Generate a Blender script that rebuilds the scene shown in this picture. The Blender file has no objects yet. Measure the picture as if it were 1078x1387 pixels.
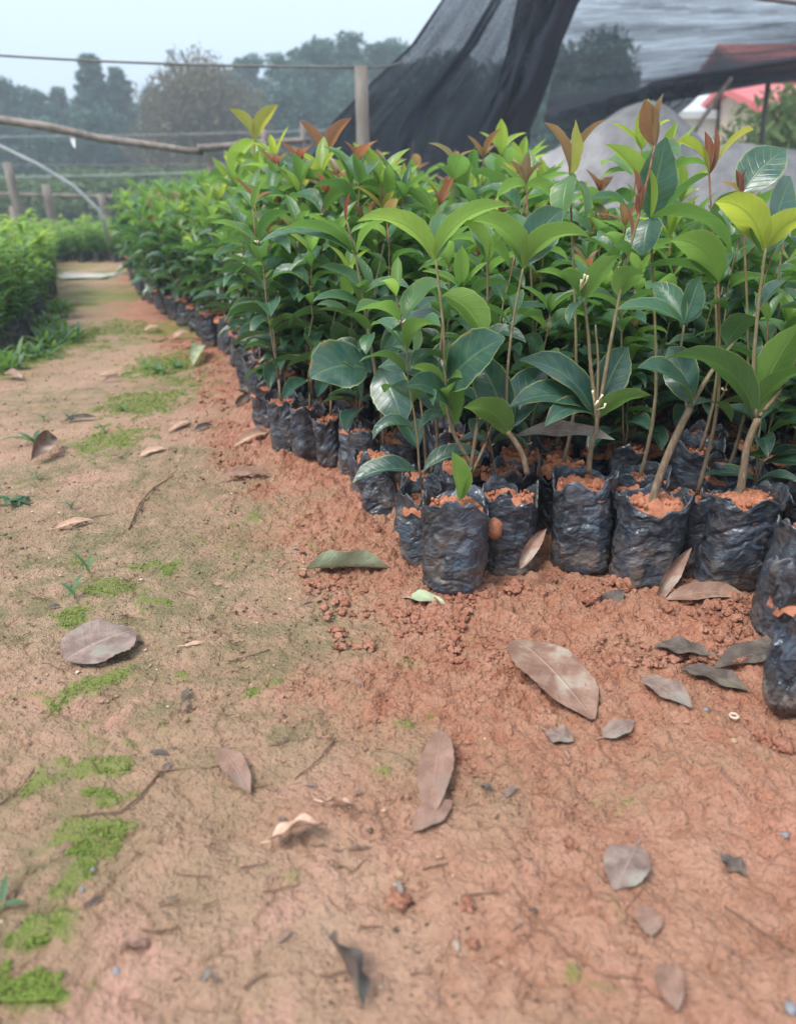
import bpy, math, random
import numpy as np
from mathutils import Vector
D = bpy.data
S = bpy.context.scene
COL = S.collection
R = math.radians
rng = random.Random(7)

# ------------------------------------------------------------------ camera model
F, CX, CY, PITCH, HC = 1050.0, 539.0, 693.5, R(21.5), 0.5
cp, sp_ = math.cos(PITCH), math.sin(PITCH)
def ray(px, py):
    dx = (px-CX)/F; dy = -(py-CY)/F
    return Vector((dx, cp+dy*sp_, -sp_+dy*cp))
def G(px, py, z=0.0):
    d = ray(px, py); t = (z-HC)/d.z
    return Vector((d.x*t, d.y*t, z))
def P(px, py, Y):
    d = ray(px, py); t = Y/d.y
    return Vector((d.x*t, Y, HC+d.z*t))

cam = D.cameras.new('camera'); co = D.objects.new('camera', cam); COL.objects.link(co)
co.location = (0, 0, HC); co.rotation_euler = (math.pi/2-PITCH, 0, 0)
cam.sensor_fit = 'VERTICAL'; cam.sensor_height = 36; cam.lens = F/1387*36
cam.clip_start = 0.02; cam.clip_end = 1500
cam.dof.use_dof = True; cam.dof.focus_distance = 1.08; cam.dof.aperture_fstop = 4.4
S.camera = co

# ------------------------------------------------------------------ numpy noise
_r = np.random.RandomState(11)
_perm = np.concatenate([_r.permutation(256)]*3)
_grad = _r.rand(256)*2-1
def vn(x, y, seed=0):
    x = np.asarray(x, float)+seed*17.31; y = np.asarray(y, float)+seed*9.73
    xi = np.floor(x).astype(int); yi = np.floor(y).astype(int)
    xf = x-xi; yf = y-yi
    xi &= 255; yi &= 255
    u = xf*xf*xf*(xf*(xf*6-15)+10); v = yf*yf*yf*(yf*(yf*6-15)+10)
    def g(a, b): return _grad[_perm[_perm[a & 255]+(b & 255)]]
    a = g(xi, yi); b = g(xi+1, yi); c = g(xi, yi+1); d = g(xi+1, yi+1)
    return (a*(1-u)+b*u)*(1-v)+(c*(1-u)+d*u)*v
def fbm(x, y, o=4, seed=0):
    s = 0; a = 1; t = 0
    for i in range(o):
        s = s+a*vn(x*2**i, y*2**i, seed+i*3); t += a; a *= .5
    return s/t
def domes(x, y, cell, seed=0, pres=.7):
    xi = np.floor(x/cell).astype(int); yi = np.floor(y/cell).astype(int); out = np.zeros_like(x)
    for dx in (-1, 0, 1):
        for dy in (-1, 0, 1):
            cx_ = xi+dx; cy_ = yi+dy
            h1 = _perm[(_perm[(cx_+seed*31) & 255]+cy_) & 255]; h2 = _perm[(h1+71+(cx_ & 255)) & 255]; h3 = _perm[(h2+13+(cy_ & 255)) & 255]
            px = (cx_+.1+.8*h1/255.)*cell; py = (cy_+.1+.8*h2/255.)*cell; r = cell*(.22+.48*(h3/255.)**1.6)
            a_ = 1+.35*(h1/255.-.5); d2 = ((x-px)*a_)**2+((y-py)/a_)**2
            out = np.maximum(out, np.where(h2/255. < pres, np.sqrt(np.maximum(0, r*r-d2))*.8, 0))
    return out
def sst(a, b, x):
    t = np.clip((np.asarray(x, float)-a)/(b-a), 0, 1); return t*t*(3-2*t)

# ------------------------------------------------------------------ scene helpers
def mesh_np(name, v, f, mat=None, attrs=None, smooth=True):
    """v (n,3); f (m,4) or (m,3) int array or list of tuples"""
    me = D.meshes.new(name)
    v = np.asarray(v, dtype=np.float32)
    if isinstance(f, np.ndarray):
        k = f.shape[1]; m = len(f)
        me.vertices.add(len(v)); me.vertices.foreach_set('co', v.ravel())
        me.loops.add(m*k); me.loops.foreach_set('vertex_index', f.astype(np.int32).ravel())
        me.polygons.add(m); me.polygons.foreach_set('loop_start', np.arange(0, m*k, k, dtype=np.int32))
        me.update(calc_edges=True); me.validate()
    else:
        me.from_pydata(v.tolist(), [], f); me.update()
    if attrs:
        for k, a in attrs.items():
            a = np.asarray(a, dtype=np.float32)
            if a.ndim == 1:
                at = me.attributes.new(k, 'FLOAT', 'POINT'); at.data.foreach_set('value', a)
            else:
                at = me.attributes.new(k, 'FLOAT_VECTOR', 'POINT'); at.data.foreach_set('vector', a.ravel())
    if smooth: me.polygons.foreach_set('use_smooth', [True]*len(me.polygons))
    if mat: me.materials.append(mat)
    return me
def link(name, me, parent=None, loc=None):
    o = D.objects.new(name, me); COL.objects.link(o)
    if parent: o.parent = parent
    if loc is not None: o.location = loc
    return o
def tag(o, label=None, cat=None, group=None, kind=None):
    if label: o['label'] = label
    if cat: o['category'] = cat
    if group: o['group'] = group
    if kind: o['kind'] = kind
    return o
def empty(name, loc, rz=0):
    o = D.objects.new(name, None); COL.objects.link(o); o.location = loc; o.rotation_euler = (0, 0, rz)
    o.empty_display_size = .02
    return o

class MB:
    def __init__(s): s.v = []; s.f = []; s.a = []; s.t = []
    def grid(s, pts, a=None, t=0.0, closed=False):
        """pts: rows x cols of 3-vectors"""
        pts = np.asarray(pts, float); n, m = pts.shape[:2]; o = len(s.v)
        s.v += [tuple(p) for p in pts.reshape(-1, 3)]
        if a is None: s.a += [(0, 0, 0)]*(n*m)
        else: s.a += [tuple(q) for q in np.asarray(a).reshape(-1, 3)]
        if np.isscalar(t): s.t += [t]*(n*m)
        else: s.t += list(np.asarray(t).ravel())
        mm = m if closed else m-1
        for i in range(n-1):
            for j in range(mm):
                k = (j+1) % m
                s.f.append((o+i*m+j, o+i*m+k, o+(i+1)*m+k, o+(i+1)*m+j))
    def tube(s, pts, r0, r1=None, n=7, cap=True, t=0.0, t1=None, bump=0.0, rs=None):
        pts = [Vector(p) for p in pts]; N = len(pts)
        if r1 is None: r1 = r0
        if t1 is None: t1 = t
        rows = []; tt = []
        for i, p in enumerate(pts):
            d = (pts[min(i+1, N-1)]-pts[max(i-1, 0)]).normalized()
            ax = Vector((0, 0, 1)) if abs(d.z) < .9 else Vector((1, 0, 0))
            a = d.cross(ax).normalized(); b = d.cross(a).normalized()
            k = i/max(N-1, 1)
            r = (rs[i] if rs else r0+(r1-r0)*k)*(1+bump*rng.uniform(-1, 1))
            rows.append([p+(a*math.cos(2*math.pi*q/n)+b*math.sin(2*math.pi*q/n))*r for q in range(n)])
            tt.append([t+(t1-t)*k]*n)
        if cap:
            rows = [[pts[0]]*n]+rows+[[pts[-1]]*n]; tt = [tt[0]]+tt+[tt[-1]]
        s.grid([[tuple(p) for p in r_] for r_ in rows], None, np.array(tt), closed=True)
    def box(s, c, d, rz=0, t=0.0):
        c = Vector(c); o = len(s.v); q = []
        for z in (-1, 1):
            for x, y in ((-1, -1), (1, -1), (1, 1), (-1, 1)):
                X = x*d[0]/2; Y = y*d[1]/2
                q.append((c.x+X*math.cos(rz)-Y*math.sin(rz), c.y+X*math.sin(rz)+Y*math.cos(rz), c.z+z*d[2]/2))
        s.v += q; s.a += [(0, 0, 0)]*8; s.t += [t]*8
        for f in ((0, 3, 2, 1), (4, 5, 6, 7), (0, 1, 5, 4), (1, 2, 6, 5), (2, 3, 7, 6), (3, 0, 4, 7)):
            s.f.append(tuple(o+i for i in f))
    def mesh(s, name, mat, smooth=True, local=None):
        v = np.array(s.v)
        if local is not None: v = v-np.array(local)
        return mesh_np(name, v, s.f, mat, {'lf': s.a, 'tint': s.t}, smooth)
    def obj(s, name, mat, parent=None, smooth=True, local=None, loc=None):
        if parent is not None and local is None and parent.type == 'EMPTY' and loc is None: local = parent.location
        return link(name, s.mesh(name, mat, smooth, local), parent, loc)

# ------------------------------------------------------------------ node helpers
class NT:
    def __init__(s, name):
        s.m = D.materials.new(name); s.m.use_nodes = True; s.n = s.m.node_tree.nodes; s.l = s.m.node_tree.links
        s.n.clear(); s.out = s.n.new('ShaderNodeOutputMaterial')
    def new(s, t, **k):
        n = s.n.new(t)
        for a, b in k.items(): setattr(n, a, b)
        return n
    def set(s, sock, v):
        if isinstance(v, bpy.types.NodeSocket): s.l.new(v, sock)
        else: sock.default_value = v
    def coord(s, k='Object'): return s.new('ShaderNodeTexCoord').outputs[k]
    def attr(s, name, o='Fac'):
        n = s.new('ShaderNodeAttribute', attribute_name=name); return n.outputs[o]
    def noise(s, vec, scale, det=4, rough=.55, dist=0, o='Fac'):
        n = s.new('ShaderNodeTexNoise'); s.set(n.inputs['Vector'], vec)
        n.inputs['Scale'].default_value = scale; n.inputs['Detail'].default_value = det
        n.inputs['Roughness'].default_value = rough; n.inputs['Distortion'].default_value = dist
        return n.outputs[o]
    def voro(s, vec, scale, feature='F1', o='Distance'):
        n = s.new('ShaderNodeTexVoronoi', feature=feature); s.set(n.inputs['Vector'], vec); n.inputs['Scale'].default_value = scale
        return n.outputs[o]
    def mapping(s, vec, sc=(1, 1, 1), rot=(0, 0, 0)):
        n = s.new('ShaderNodeMapping'); s.set(n.inputs[0], vec); n.inputs['Scale'].default_value = sc; n.inputs['Rotation'].default_value = rot
        return n.outputs[0]
    def math(s, op, a, b=0, c=0, clamp=False):
        n = s.new('ShaderNodeMath', operation=op, use_clamp=clamp); s.set(n.inputs[0], a); s.set(n.inputs[1], b); s.set(n.inputs[2], c)
        return n.outputs[0]
    def mr(s, v, a, b, c=0, d=1):
        n = s.new('ShaderNodeMapRange', interpolation_type='SMOOTHSTEP'); s.set(n.inputs[0], v)
        for i, x in enumerate((a, b, c, d)): n.inputs[i+1].default_value = x
        return n.outputs[0]
    def mix(s, fac, a, b, mode='MIX'):
        n = s.new('ShaderNodeMix', data_type='RGBA', blend_type=mode)
        s.set(n.inputs[0], fac)
        for i, v in ((6, a), (7, b)):
            if isinstance(v, tuple) and len(v) == 3: v = v+(1,)
            s.set(n.inputs[i], v)
        return n.outputs[2]
    def ramp(s, fac, st):
        n = s.new('ShaderNodeValToRGB'); s.set(n.inputs[0], fac); e = n.color_ramp.elements
        while len(e) < len(st): e.new(.5)
        for i, (p, c) in enumerate(st): e[i].position = p; e[i].color = c+(1,)
        return n.outputs[0]
    def sep(s, vec):
        n = s.new('ShaderNodeSeparateXYZ'); s.set(n.inputs[0], vec); return n.outputs
    def bump(s, h, st=.5, dist=.01, nrm=None):
        n = s.new('ShaderNodeBump'); s.set(n.inputs['Height'], h); n.inputs['Strength'].default_value = st
        n.inputs['Distance'].default_value = dist
        if nrm is not None: s.set(n.inputs['Normal'], nrm)
        return n.outputs[0]
    def bsdf(s, col, rough=.6, nrm=None, spec=.5, **k):
        n = s.new('ShaderNodeBsdfPrincipled')
        if isinstance(col, tuple): col = col[:3]+(1,)
        s.set(n.inputs['Base Color'], col); s.set(n.inputs['Roughness'], rough); s.set(n.inputs['Specular IOR Level'], spec)
        if nrm is not None: s.set(n.inputs['Normal'], nrm)
        for a, b in k.items(): s.set(n.inputs[a], b)
        return n.outputs[0]
    def mixs(s, f, a, b):
        n = s.new('ShaderNodeMixShader'); s.set(n.inputs[0], f); s.set(n.inputs[1], a); s.set(n.inputs[2], b); return n.outputs[0]
    def done(s, sh): s.l.new(sh, s.out.inputs[0]); return s.m
def simple(name, c1, c2, scale=30, rough=.8, bst=.4, bd=.003, stretch=(1, 1, 1), spec=.3):
    n = NT(name); v = n.mapping(n.coord(), stretch)
    k = n.noise(v, scale, 5, .6)
    return n.done(n.bsdf(n.mix(n.mr(k, .3, .7), c1, c2), rough, n.bump(n.noise(v, scale*2.5, 5, .65), bst, bd), spec))

M = {}
# --- soil ground
n = NT('soil_ground'); c = n.coord()
loose = n.attr('loose'); algae = n.attr('algae'); moss = n.attr('moss')
k1 = n.noise(c, 4, 6, .6); k2 = n.noise(c, 26, 6, .65); k3 = n.noise(c, 160, 5, .7); k4 = n.noise(c, 9, 5, .6, .6)
packed = n.mix(n.mr(k1, .35, .65), (.375, .24, .155), (.47, .31, .215))
packed = n.mix(n.mr(k4, .5, .68), packed, (.52, .30, .225))
red = n.mix(n.mr(k2, .35, .65), (.40, .165, .10), (.52, .255, .175))
col = n.mix(loose, packed, red)
col = n.mix(n.math('MULTIPLY', algae, n.mr(k2, .30, .62)), col, n.mix(k3, (.235, .19, .095), (.17, .155, .075)))
col = n.mix(n.math('MULTIPLY', moss, .8), col, n.mix(k3, (.12, .16, .035), (.22, .28, .05)))
speck = n.mr(n.voro(c, 240), .05, .16, 1, 0)
speckm = n.math('MULTIPLY', speck, n.mr(k2, .45, .7))
col = n.mix(n.math('MULTIPLY', speckm, .55), col, (.14, .085, .05))
grit = n.mr(n.voro(n.mapping(c, (1, 1, 1), (.3, .2, .9)), 110), .03, .07, 1, 0)
gm = n.math('MULTIPLY', grit, n.mr(n.noise(c, 40, 2), .6, .66))
col = n.mix(n.math('MULTIPLY', gm, .7), col, (.62, .45, .33))
col = n.mix(n.mr(k3, .3, .75, 0, .22), col, n.mix(.5, col, (.12, .06, .035)))
dcn = n.new('ShaderNodeVectorMath', operation='MULTIPLY_ADD'); n.set(dcn.inputs[0], n.noise(c, 70, 3, .6, 0, 'Color')); dcn.inputs[1].default_value = (.012,)*3; n.set(dcn.inputs[2], c); cw = dcn.outputs[0]
h = n.math('ADD', n.math('MULTIPLY', n.noise(c, 60, 7, .72), 1.0), n.math('MULTIPLY', n.mr(n.voro(cw, 150), 0, .6, 1, 0), .40))
h = n.math('ADD', h, n.math('MULTIPLY', n.mr(n.voro(cw, 380), 0, .6, 1, 0), .22))
h = n.math('ADD', h, n.math('MULTIPLY', n.noise(c, 700, 3, .6), .22))
M['ground'] = n.done(n.bsdf(col, n.mix(n.mr(k1, .4, .6), (.62,)*3, (.85,)*3), n.bump(h, 1.0, .008), .35))

# --- clods & potting soil
n = NT('red_soil'); c = n.coord(); k = n.noise(c, 45, 5, .65); k2 = n.noise(c, 300, 4, .6)
col = n.mix(n.mr(k, .35, .65), (.31, .115, .065), (.47, .20, .12))
col = n.mix(n.mr(n.noise(c, 14, 3), .56, .68), col, (.42, .20, .08))
M['red_soil'] = n.done(n.bsdf(col, .85, n.bump(n.math('ADD', n.noise(c, 120, 6, .7), n.math('MULTIPLY', k2, .5)), .9, .004), .25))
n = NT('clods'); c = n.coord(); k = n.noise(c, 9, 3); k2 = n.noise(c, 220, 4, .6)
col = n.mix(n.attr('tint'), (.30, .120, .072), (.45, .20, .13))
M['clods'] = n.done(n.bsdf(col, .85, n.bump(k2, .7, .002), .25))

# --- bag plastic
n = NT('black_plastic'); c = n.coord('Object'); cr = n.new('ShaderNodeObjectInfo').outputs['Random']
vv = n.new('ShaderNodeVectorMath', operation='ADD'); n.set(vv.inputs[0], c)
cc = n.new('ShaderNodeCombineXYZ'); n.set(cc.inputs[0], n.math('MULTIPLY', cr, 3.1)); n.set(cc.inputs[1], n.math('MULTIPLY', cr, 7.7)); n.l.new(cc.outputs[0], vv.inputs[1])
c2 = vv.outputs[0]; st = n.mapping(c2, (1, 1, 2.6), (.25, .1, 0))
dcn = n.new('ShaderNodeVectorMath', operation='MULTIPLY_ADD'); n.set(dcn.inputs[0], n.noise(c2, 30, 3, .5, 0, 'Color')); dcn.inputs[1].default_value = (.03,)*3; n.set(dcn.inputs[2], c2)
wr = n.noise(st, 12, 3, .5, .8); cw1 = n.mapping(dcn.outputs[0], (1, 1, 1.7), (.45, .4, 0)); cw2 = n.mapping(dcn.outputs[0], (1, 1.3, 1.2), (-.5, .4, .3))
fa = n.voro(cw1, 30); fb = n.voro(cw2, 62); fc = n.voro(cw1, 130); q_ = n.new('ShaderNodeTexNoise', noise_type='RIDGED_MULTIFRACTAL'); n.set(q_.inputs['Vector'], n.mapping(c2, (1, 1, 1.9), (.5, .35, .2))); q_.inputs['Scale'].default_value = 17; q_.inputs['Detail'].default_value = 5; q_.inputs['Roughness'].default_value = .5; q_.inputs['Lacunarity'].default_value = 2.3; q_.inputs['Distortion'].default_value = .35; wr2 = q_.outputs[0]
dz = n.mr(n.sep(c)[2], 0.0, .075, 1, .12)
dust = n.math('MULTIPLY', n.mr(n.noise(c2, 26, 6, .7), .38, .68), n.math('ADD', dz, n.math('MULTIPLY', n.mr(n.noise(c2, 11, 3), .45, .7), .6)), 0, True)
base = n.mix(n.mr(n.noise(c2, 18, 4), .4, .65), (.022, .030, .042), (.048, .068, .098))  # blue sheen of reflected sky is put into the plastic's base colour
col = n.mix(n.math('MULTIPLY', dust, .75), base, (.19, .135, .10))
streak = n.mr(wr2, .9, 1.5)
col = n.mix(n.math('MULTIPLY', n.mr(fb, .45, .85), .2), col, (.17, .165, .16)); col = n.mix(n.math('MULTIPLY', streak, .15), col, (.22, .21, .20))
hh = n.math('ADD', n.math('MULTIPLY', fa, 1.0), n.math('MULTIPLY', fb, .5)); hh = n.math('ADD', hh, n.math('ADD', n.math('MULTIPLY', fc, .22), n.math('MULTIPLY', wr2, .22)))
rough = n.mr(dust, 0, 1, .30, .85)
M['plastic'] = n.done(n.bsdf(col, rough, n.bump(hh, .75, .0055), .6))

# --- living leaf
def leaf_mat(name, gloss=.33, trans=.48, bright=1.22):
    n = NT(name); lf = n.attr('lf', 'Vector'); x, y, z = n.sep(lf); tint = n.attr('tint')
    b = bright
    rnd = n.new('ShaderNodeObjectInfo').outputs['Random']
    t2 = n.math('ADD', tint, n.math('MULTIPLY', n.math('SUBTRACT', rnd, .5), .05))
    def C(r, g, bb): return (r*b, g*b, bb*b)
    top = n.ramp(t2, [(0, C(.013, .048, .050)), (.25, C(.020, .078, .058)), (.45, C(.060, .155, .075)), (.62, C(.14, .26, .075)), (.74, C(.25, .32, .05)), (.82, C(.16, .12, .055)), (.92, C(.21, .080, .055)), (1, C(.13, .022, .025))])  # dark stops lightened towards blue: bluish sheen painted into the upper face
    under = n.ramp(t2, [(0, C(.04, .095, .045)), (.25, C(.055, .13, .040)), (.45, C(.12, .23, .035)), (.62, C(.21, .33, .035)), (.74, C(.30, .36, .05)), (.82, C(.21, .15, .075)), (.92, C(.26, .11, .075)), (1, C(.20, .04, .035))])
    ax = n.math('ABSOLUTE', x)
    vein = n.math('FRACT', n.math('SUBTRACT', n.math('MULTIPLY', y, 8.0), n.math('MULTIPLY', ax, 1.7)))
    vd = n.mr(n.math('ABSOLUTE', n.math('SUBTRACT', vein, .5)), 0, .14, 1, 0)
    mid = n.mr(ax, .02, .085, 1, 0)
    vall = n.math('MAXIMUM', mid, n.math('MULTIPLY', vd, .35))
    rim = n.mr(ax, .90, .99, 0, .5)
    back = n.new('ShaderNodeNewGeometry').outputs['Backfacing']
    nz = n.noise(n.coord(), 60, 4, .6)
    spot = n.mr(n.noise(n.coord(), 170, 3), .68, .74, 0, .6)
    col = n.mix(back, top, under)
    col = n.mix(n.mr(nz, .3, .7, 0, .35), col, n.mix(.5, col, C(.14, .20, .035)))
    col = n.mix(n.math('MULTIPLY', vall, n.mr(t2, 0, .5, .16, .42)), col, C(.24, .36, .14))
    col = n.mix(rim, col, C(.34, .42, .14))
    col = n.mix(n.math('MULTIPLY', spot, .5), col, C(.30, .27, .12))
    bl = n.math('MULTIPLY', n.mr(n.voro(n.coord(), 70), .04, .13, 1, 0), n.mr(n.noise(n.coord(), 16, 2), .58, .62)); col = n.mix(n.math('MULTIPLY', bl, .75), col, (.20, .12, .05))
    eb = n.math('MULTIPLY', n.mr(n.math('ADD', ax, n.math('MULTIPLY', y, .35)), .95, 1.2), n.mr(n.noise(n.coord(), 22, 3), .60, .66)); col = n.mix(n.math('MULTIPLY', eb, .8), col, (.24, .15, .06))
    tc = n.ramp(t2, [(0, C(.04, .12, .03)), (.3, C(.11, .26, .055)), (.6, C(.26, .42, .09)), (.74, C(.50, .56, .06)), (.84, C(.34, .19, .08)), (1, C(.36, .06, .05))])
    tc = n.mix(n.math('MULTIPLY', vall, .4), tc, C(.12, .25, .03))
    hgt = n.math('ADD', n.math('MULTIPLY', vall, -.6), n.math('MULTIPLY', nz, .5))
    nr = n.bump(hgt, .55, .0015)
    rg = n.math('ADD', n.mix(back, (gloss,)*3, (.6,)*3), n.mr(nz, .3, .7, -.05, .1))
    bs = n.bsdf(col, rg, nr, .7)
    tr = n.new('ShaderNodeBsdfTranslucent'); n.set(tr.inputs[0], tc); n.set(tr.inputs['Normal'], nr)
    return n.done(n.mixs(n.mr(t2, 0, .6, trans*.45, trans*1.1), bs, tr.outputs[0]))
M['leaf'] = leaf_mat('osmanthus_leaf')
M['leaf_small'] = leaf_mat('small_seedling_leaf', .5, .45, 1.25)

# --- dead leaf
def dead(name, c1, c2, c3):
    n = NT(name); lf = n.attr('lf', 'Vector'); x, y, z = n.sep(lf); c = n.coord(); ax = n.math('ABSOLUTE', x)
    vein = n.math('FRACT', n.math('SUBTRACT', n.math('MULTIPLY', y, 9.0), n.math('MULTIPLY', ax, 1.9)))
    vd = n.mr(n.math('ABSOLUTE', n.math('SUBTRACT', vein, .5)), 0, .12, .25, 0)
    vall = n.math('MAXIMUM', n.mr(ax, .02, .07, 1, 0), vd)
    k = n.noise(c, 45, 5, .65, .5)
    col = n.mix(n.mr(k, .35, .65), c1, c2); col = n.mix(n.mr(n.noise(c, 24, 3), .52, .66), col, c3)
    col = n.mix(n.math('MULTIPLY', vall, .45), col, tuple(min(1, q*1.5) for q in c2))
    col = n.mix(n.mr(n.noise(c, 380, 3), .6, .7, 0, .5), col, tuple(q*.4 for q in c1))
    return n.done(n.bsdf(col, .6, n.bump(n.math('ADD', n.math('MULTIPLY', vall, .6), k), .7, .002), .35))
M['d_brown'] = dead('dead_leaf_brown', (.19, .105, .078), (.28, .175, .13), (.33, .27, .22))
M['d_grey'] = dead('dead_leaf_grey', (.15, .10, .085), (.27, .20, .17), (.22, .20, .17))
M['d_dark'] = dead('dead_leaf_dark', (.07, .052, .045), (.13, .105, .09), (.16, .135, .10))
M['d_pink'] = dead('dead_leaf_pale', (.42, .25, .18), (.55, .38, .29), (.36, .22, .15))
M['d_green'] = dead('dead_leaf_olive', (.27, .33, .20), (.36, .42, .28), (.28, .20, .13))
M['d_purple'] = dead('dead_leaf_mauve', (.20, .115, .085), (.27, .165, .125), (.22, .15, .12))

# --- stems, bark
n = NT('seedling_stem'); c = n.coord(); t = n.attr('tint')
col = n.ramp(t, [(0, (.15, .10, .07)), (.35, (.19, .14, .085)), (.7, (.17, .17, .065)), (.86, (.20, .09, .045)), (1, (.14, .03, .03))])
col = n.mix(n.mr(n.noise(n.mapping(c, (1, 1, .3)), 260, 4), .45, .7, 0, .6), col, (.32, .27, .20))
M['stem'] = n.done(n.bsdf(col, .65, n.bump(n.noise(c, 500, 3), .5, .001), .3))
M['twig'] = simple('twig_bark', (.10, .055, .035), (.20, .12, .08), 200, .8, .5, .001)
M['flower'] = simple('cream_buds', (.75, .70, .38), (.85, .83, .6), 200, .6)
M['pole'] = simple('weathered_pole', (.15, .125, .115), (.30, .26, .235), 14, .85, .6, .01, (1, 1, 1))
M['post'] = simple('fence_post_wood', (.13, .115, .105), (.24, .215, .195), 12, .85, .6, .01, (1, 1, .25))
M['wire'] = simple('wire', (.10, .10, .10), (.16, .16, .16), 5, .6)
M['wirepale'] = simple('pale_cord', (.22, .25, .26), (.32, .35, .36), 5, .6)
M['bark'] = simple('tree_bark', (.07, .05, .04), (.16, .12, .09), 3, .9, .6, .05, (1, 1, .2))
M['pebble'] = simple('pebble', (.28, .16, .09), (.45, .32, .2), 60, .7)
M['pebblegrey'] = simple('pebble_grey', (.16, .16, .18), (.26, .26, .28), 60, .6)
M['shell'] = simple('shell_white', (.45, .36, .28), (.65, .56, .46), 100, .5)

# --- moss
n = NT('moss_tufts'); c = n.coord(); k = n.attr('tint')
col = n.mix(k, (.12, .18, .035), (.26, .34, .07))
tr = n.new('ShaderNodeBsdfTranslucent'); n.set(tr.inputs[0], (.3, .5, .05, 1))
M['moss'] = n.done(n.mixs(.3, n.bsdf(col, .7, None, .3), tr.outputs[0]))

# ------------------------------------------------------------------ bed geometry
EDGE = [(-2.0, .30), (.30, .15), (.60, .12), (.90, .05), (.925, .03), (1.22, -.03), (1.54, -.235), (2.05, -.38), (2.56, -.53), (3.85, -1.24), (4.84, -1.60), (6.5, -2.10), (40, -12)]
ey = np.array([e[0] for e in EDGE]); ex = np.array([e[1] for e in EDGE])
def edge(y): return np.interp(y, ey, ex)
LEDGE = [(-2, -1.2), (2.6, -1.38), (3.0, -1.42), (3.6, -1.62), (5.0, -2.14), (8.2, -3.5), (40, -12)]
ly = np.array([e[0] for e in LEDGE]); lx = np.array([e[1] for e in LEDGE])
def ledge(y): return np.interp(y, ly, lx)
# moss patches: px, py, rx(px), ry(px), strength
MOSS = [(130, 1050, 60, 22, 1), (150, 1085, 50, 15, .7), (125, 1145, 62, 32, 1.1), (110, 1195, 25, 28, .9), (62, 1275, 50, 30, 1), (45, 1345, 55, 28, 1), (5, 1340, 22, 30, .9),
        (95, 842, 32, 20, .9), (150, 800, 40, 16, .7), (235, 770, 22, 12, .8), (105, 940, 45, 28, .6), (200, 815, 45, 20, .45), (255, 915, 26, 18, .5), (340, 945, 16, 10, 1), (375, 936, 22, 8, .6),
        (190, 770, 45, 14, .5), (160, 595, 60, 22, .75), (195, 545, 70, 22, .8), (225, 495, 60, 22, .9), (130, 610, 40, 12, .5), (60, 470, 60, 30, 1), (20, 490, 50, 25, 1),
        (250, 520, 50, 18, .5), (335, 700, 60, 14, .45), (300, 740, 60, 22, .35), (390, 735, 50, 20, .3), (120, 405, 60, 14, .8), (170, 400, 50, 12, .8), (130, 375, 60, 10, .6), (150, 440, 30, 12, .3),
        (115, 760, 30, 12, .4), (170, 1010, 60, 25, .35), (30, 660, 40, 14, .4), (580, 985, 45, 25, .3), (560, 1085, 40, 20, .3), (680, 1080, 25, 15, .25), (510, 1050, 25, 10, .5), (780, 1330, 55, 22, .25), (400, 1190, 40, 16, .3), (250, 985, 50, 20, .4), (60, 1070, 40, 16, .5), (160, 920, 40, 16, .5)]
_mp = []
for (a, b, rx, ry, s_) in MOSS:
    p = G(a, b); px_ = (G(a+rx, b)-p).length; py_ = (G(a, b-ry)-G(a, b+ry)).length/2
    _mp.append((p.x, p.y, px_, py_, s_))
def moss_mask(x, y):
    m = np.zeros_like(x)
    for (a, b, rx, ry, s_) in _mp:
        m = np.maximum(m, s_*np.exp(-(((x-a)/rx)**2+((y-b)/ry)**2)*1.1))
    nz = fbm(x*26, y*26, 4, 5)+.6*vn(x*70, y*70, 8)
    far = sst(2.2, 3.5, y)*sst(-.5, .2, fbm(x*1.6, y*1.6, 3, 9)-.25)*.5
    m = np.maximum(m, far)
    return sst(.30, .62, m+nz*.42)
def loose_mask(x, y):
    d = x-edge(y)
    w = .10+.05*fbm(x*5, y*5, 3, 2)
    m = sst(-w-.14, -w+.10, d+.10*fbm(x*11, y*11, 3, 3))
    near = 1-sst(.35, .78, y)*1.0
    return np.clip(m*(1-.45*near)+.18*sst(.0, .5, fbm(x*6, y*6, 4, 15)), 0, 1)
def gh(x, y):
    """ground height"""
    x = np.asarray(x, float); y = np.asarray(y, float)
    lo = loose_mask(x, y)
    z = .010*fbm(x*2.2, y*2.2, 3, 1)+.006*fbm(x*9, y*9, 3, 4)
    z = z+lo*(.010*fbm(x*16, y*16, 3, 6))
    return z
def gh1(x, y): return float(gh(np.array([x]), np.array([y]))[0])

def spaced(lo, hi, d, far_lo, far_hi, growth=1.045):
    a = list(np.arange(lo, hi, d)); b = hi; s_ = d
    while b < far_hi: s_ *= growth; b += s_; a.append(b)
    b = lo; s_ = d; pre = []
    while b > far_lo: s_ *= growth; b -= s_; pre.append(b)
    return np.array(pre[::-1]+a)
xs = spaced(-.60, .60, .0021, -300, 300, 1.04); ys = spaced(.30, 1.15, .0021, -30, 500, 1.025)
X, Y = np.meshgrid(xs, ys)
lo = loose_mask(X, Y); mo = moss_mask(X, Y)
near = (1-sst(1.3, 3.0, np.abs(Y)))*(1-sst(.8, 2.2, np.abs(X)))
Z = gh(X, Y)
rid = 1-np.abs(fbm(X*34, Y*34, 3, 21))*2.2
wx_ = X+.0035*vn(X*160, Y*160, 61); wy_ = Y+.0035*vn(X*160, Y*160, 62)
cz = sst(-.30, .25, fbm(X*8, Y*8, 3, 63)+.5*np.exp(-(np.abs(X-edge(Y)+.03)/.10)**2))*sst(.40, .8, Y)
Z = Z+near*(lo*cz+.12*(1-lo)*sst(.1, .4, fbm(X*10, Y*10, 3, 64)))*(1.15*domes(wx_, wy_, .014, 1, .55)+1.0*domes(wx_, wy_, .0075, 2, .75)+.5*domes(wx_, wy_, .026, 3, .25))
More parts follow.
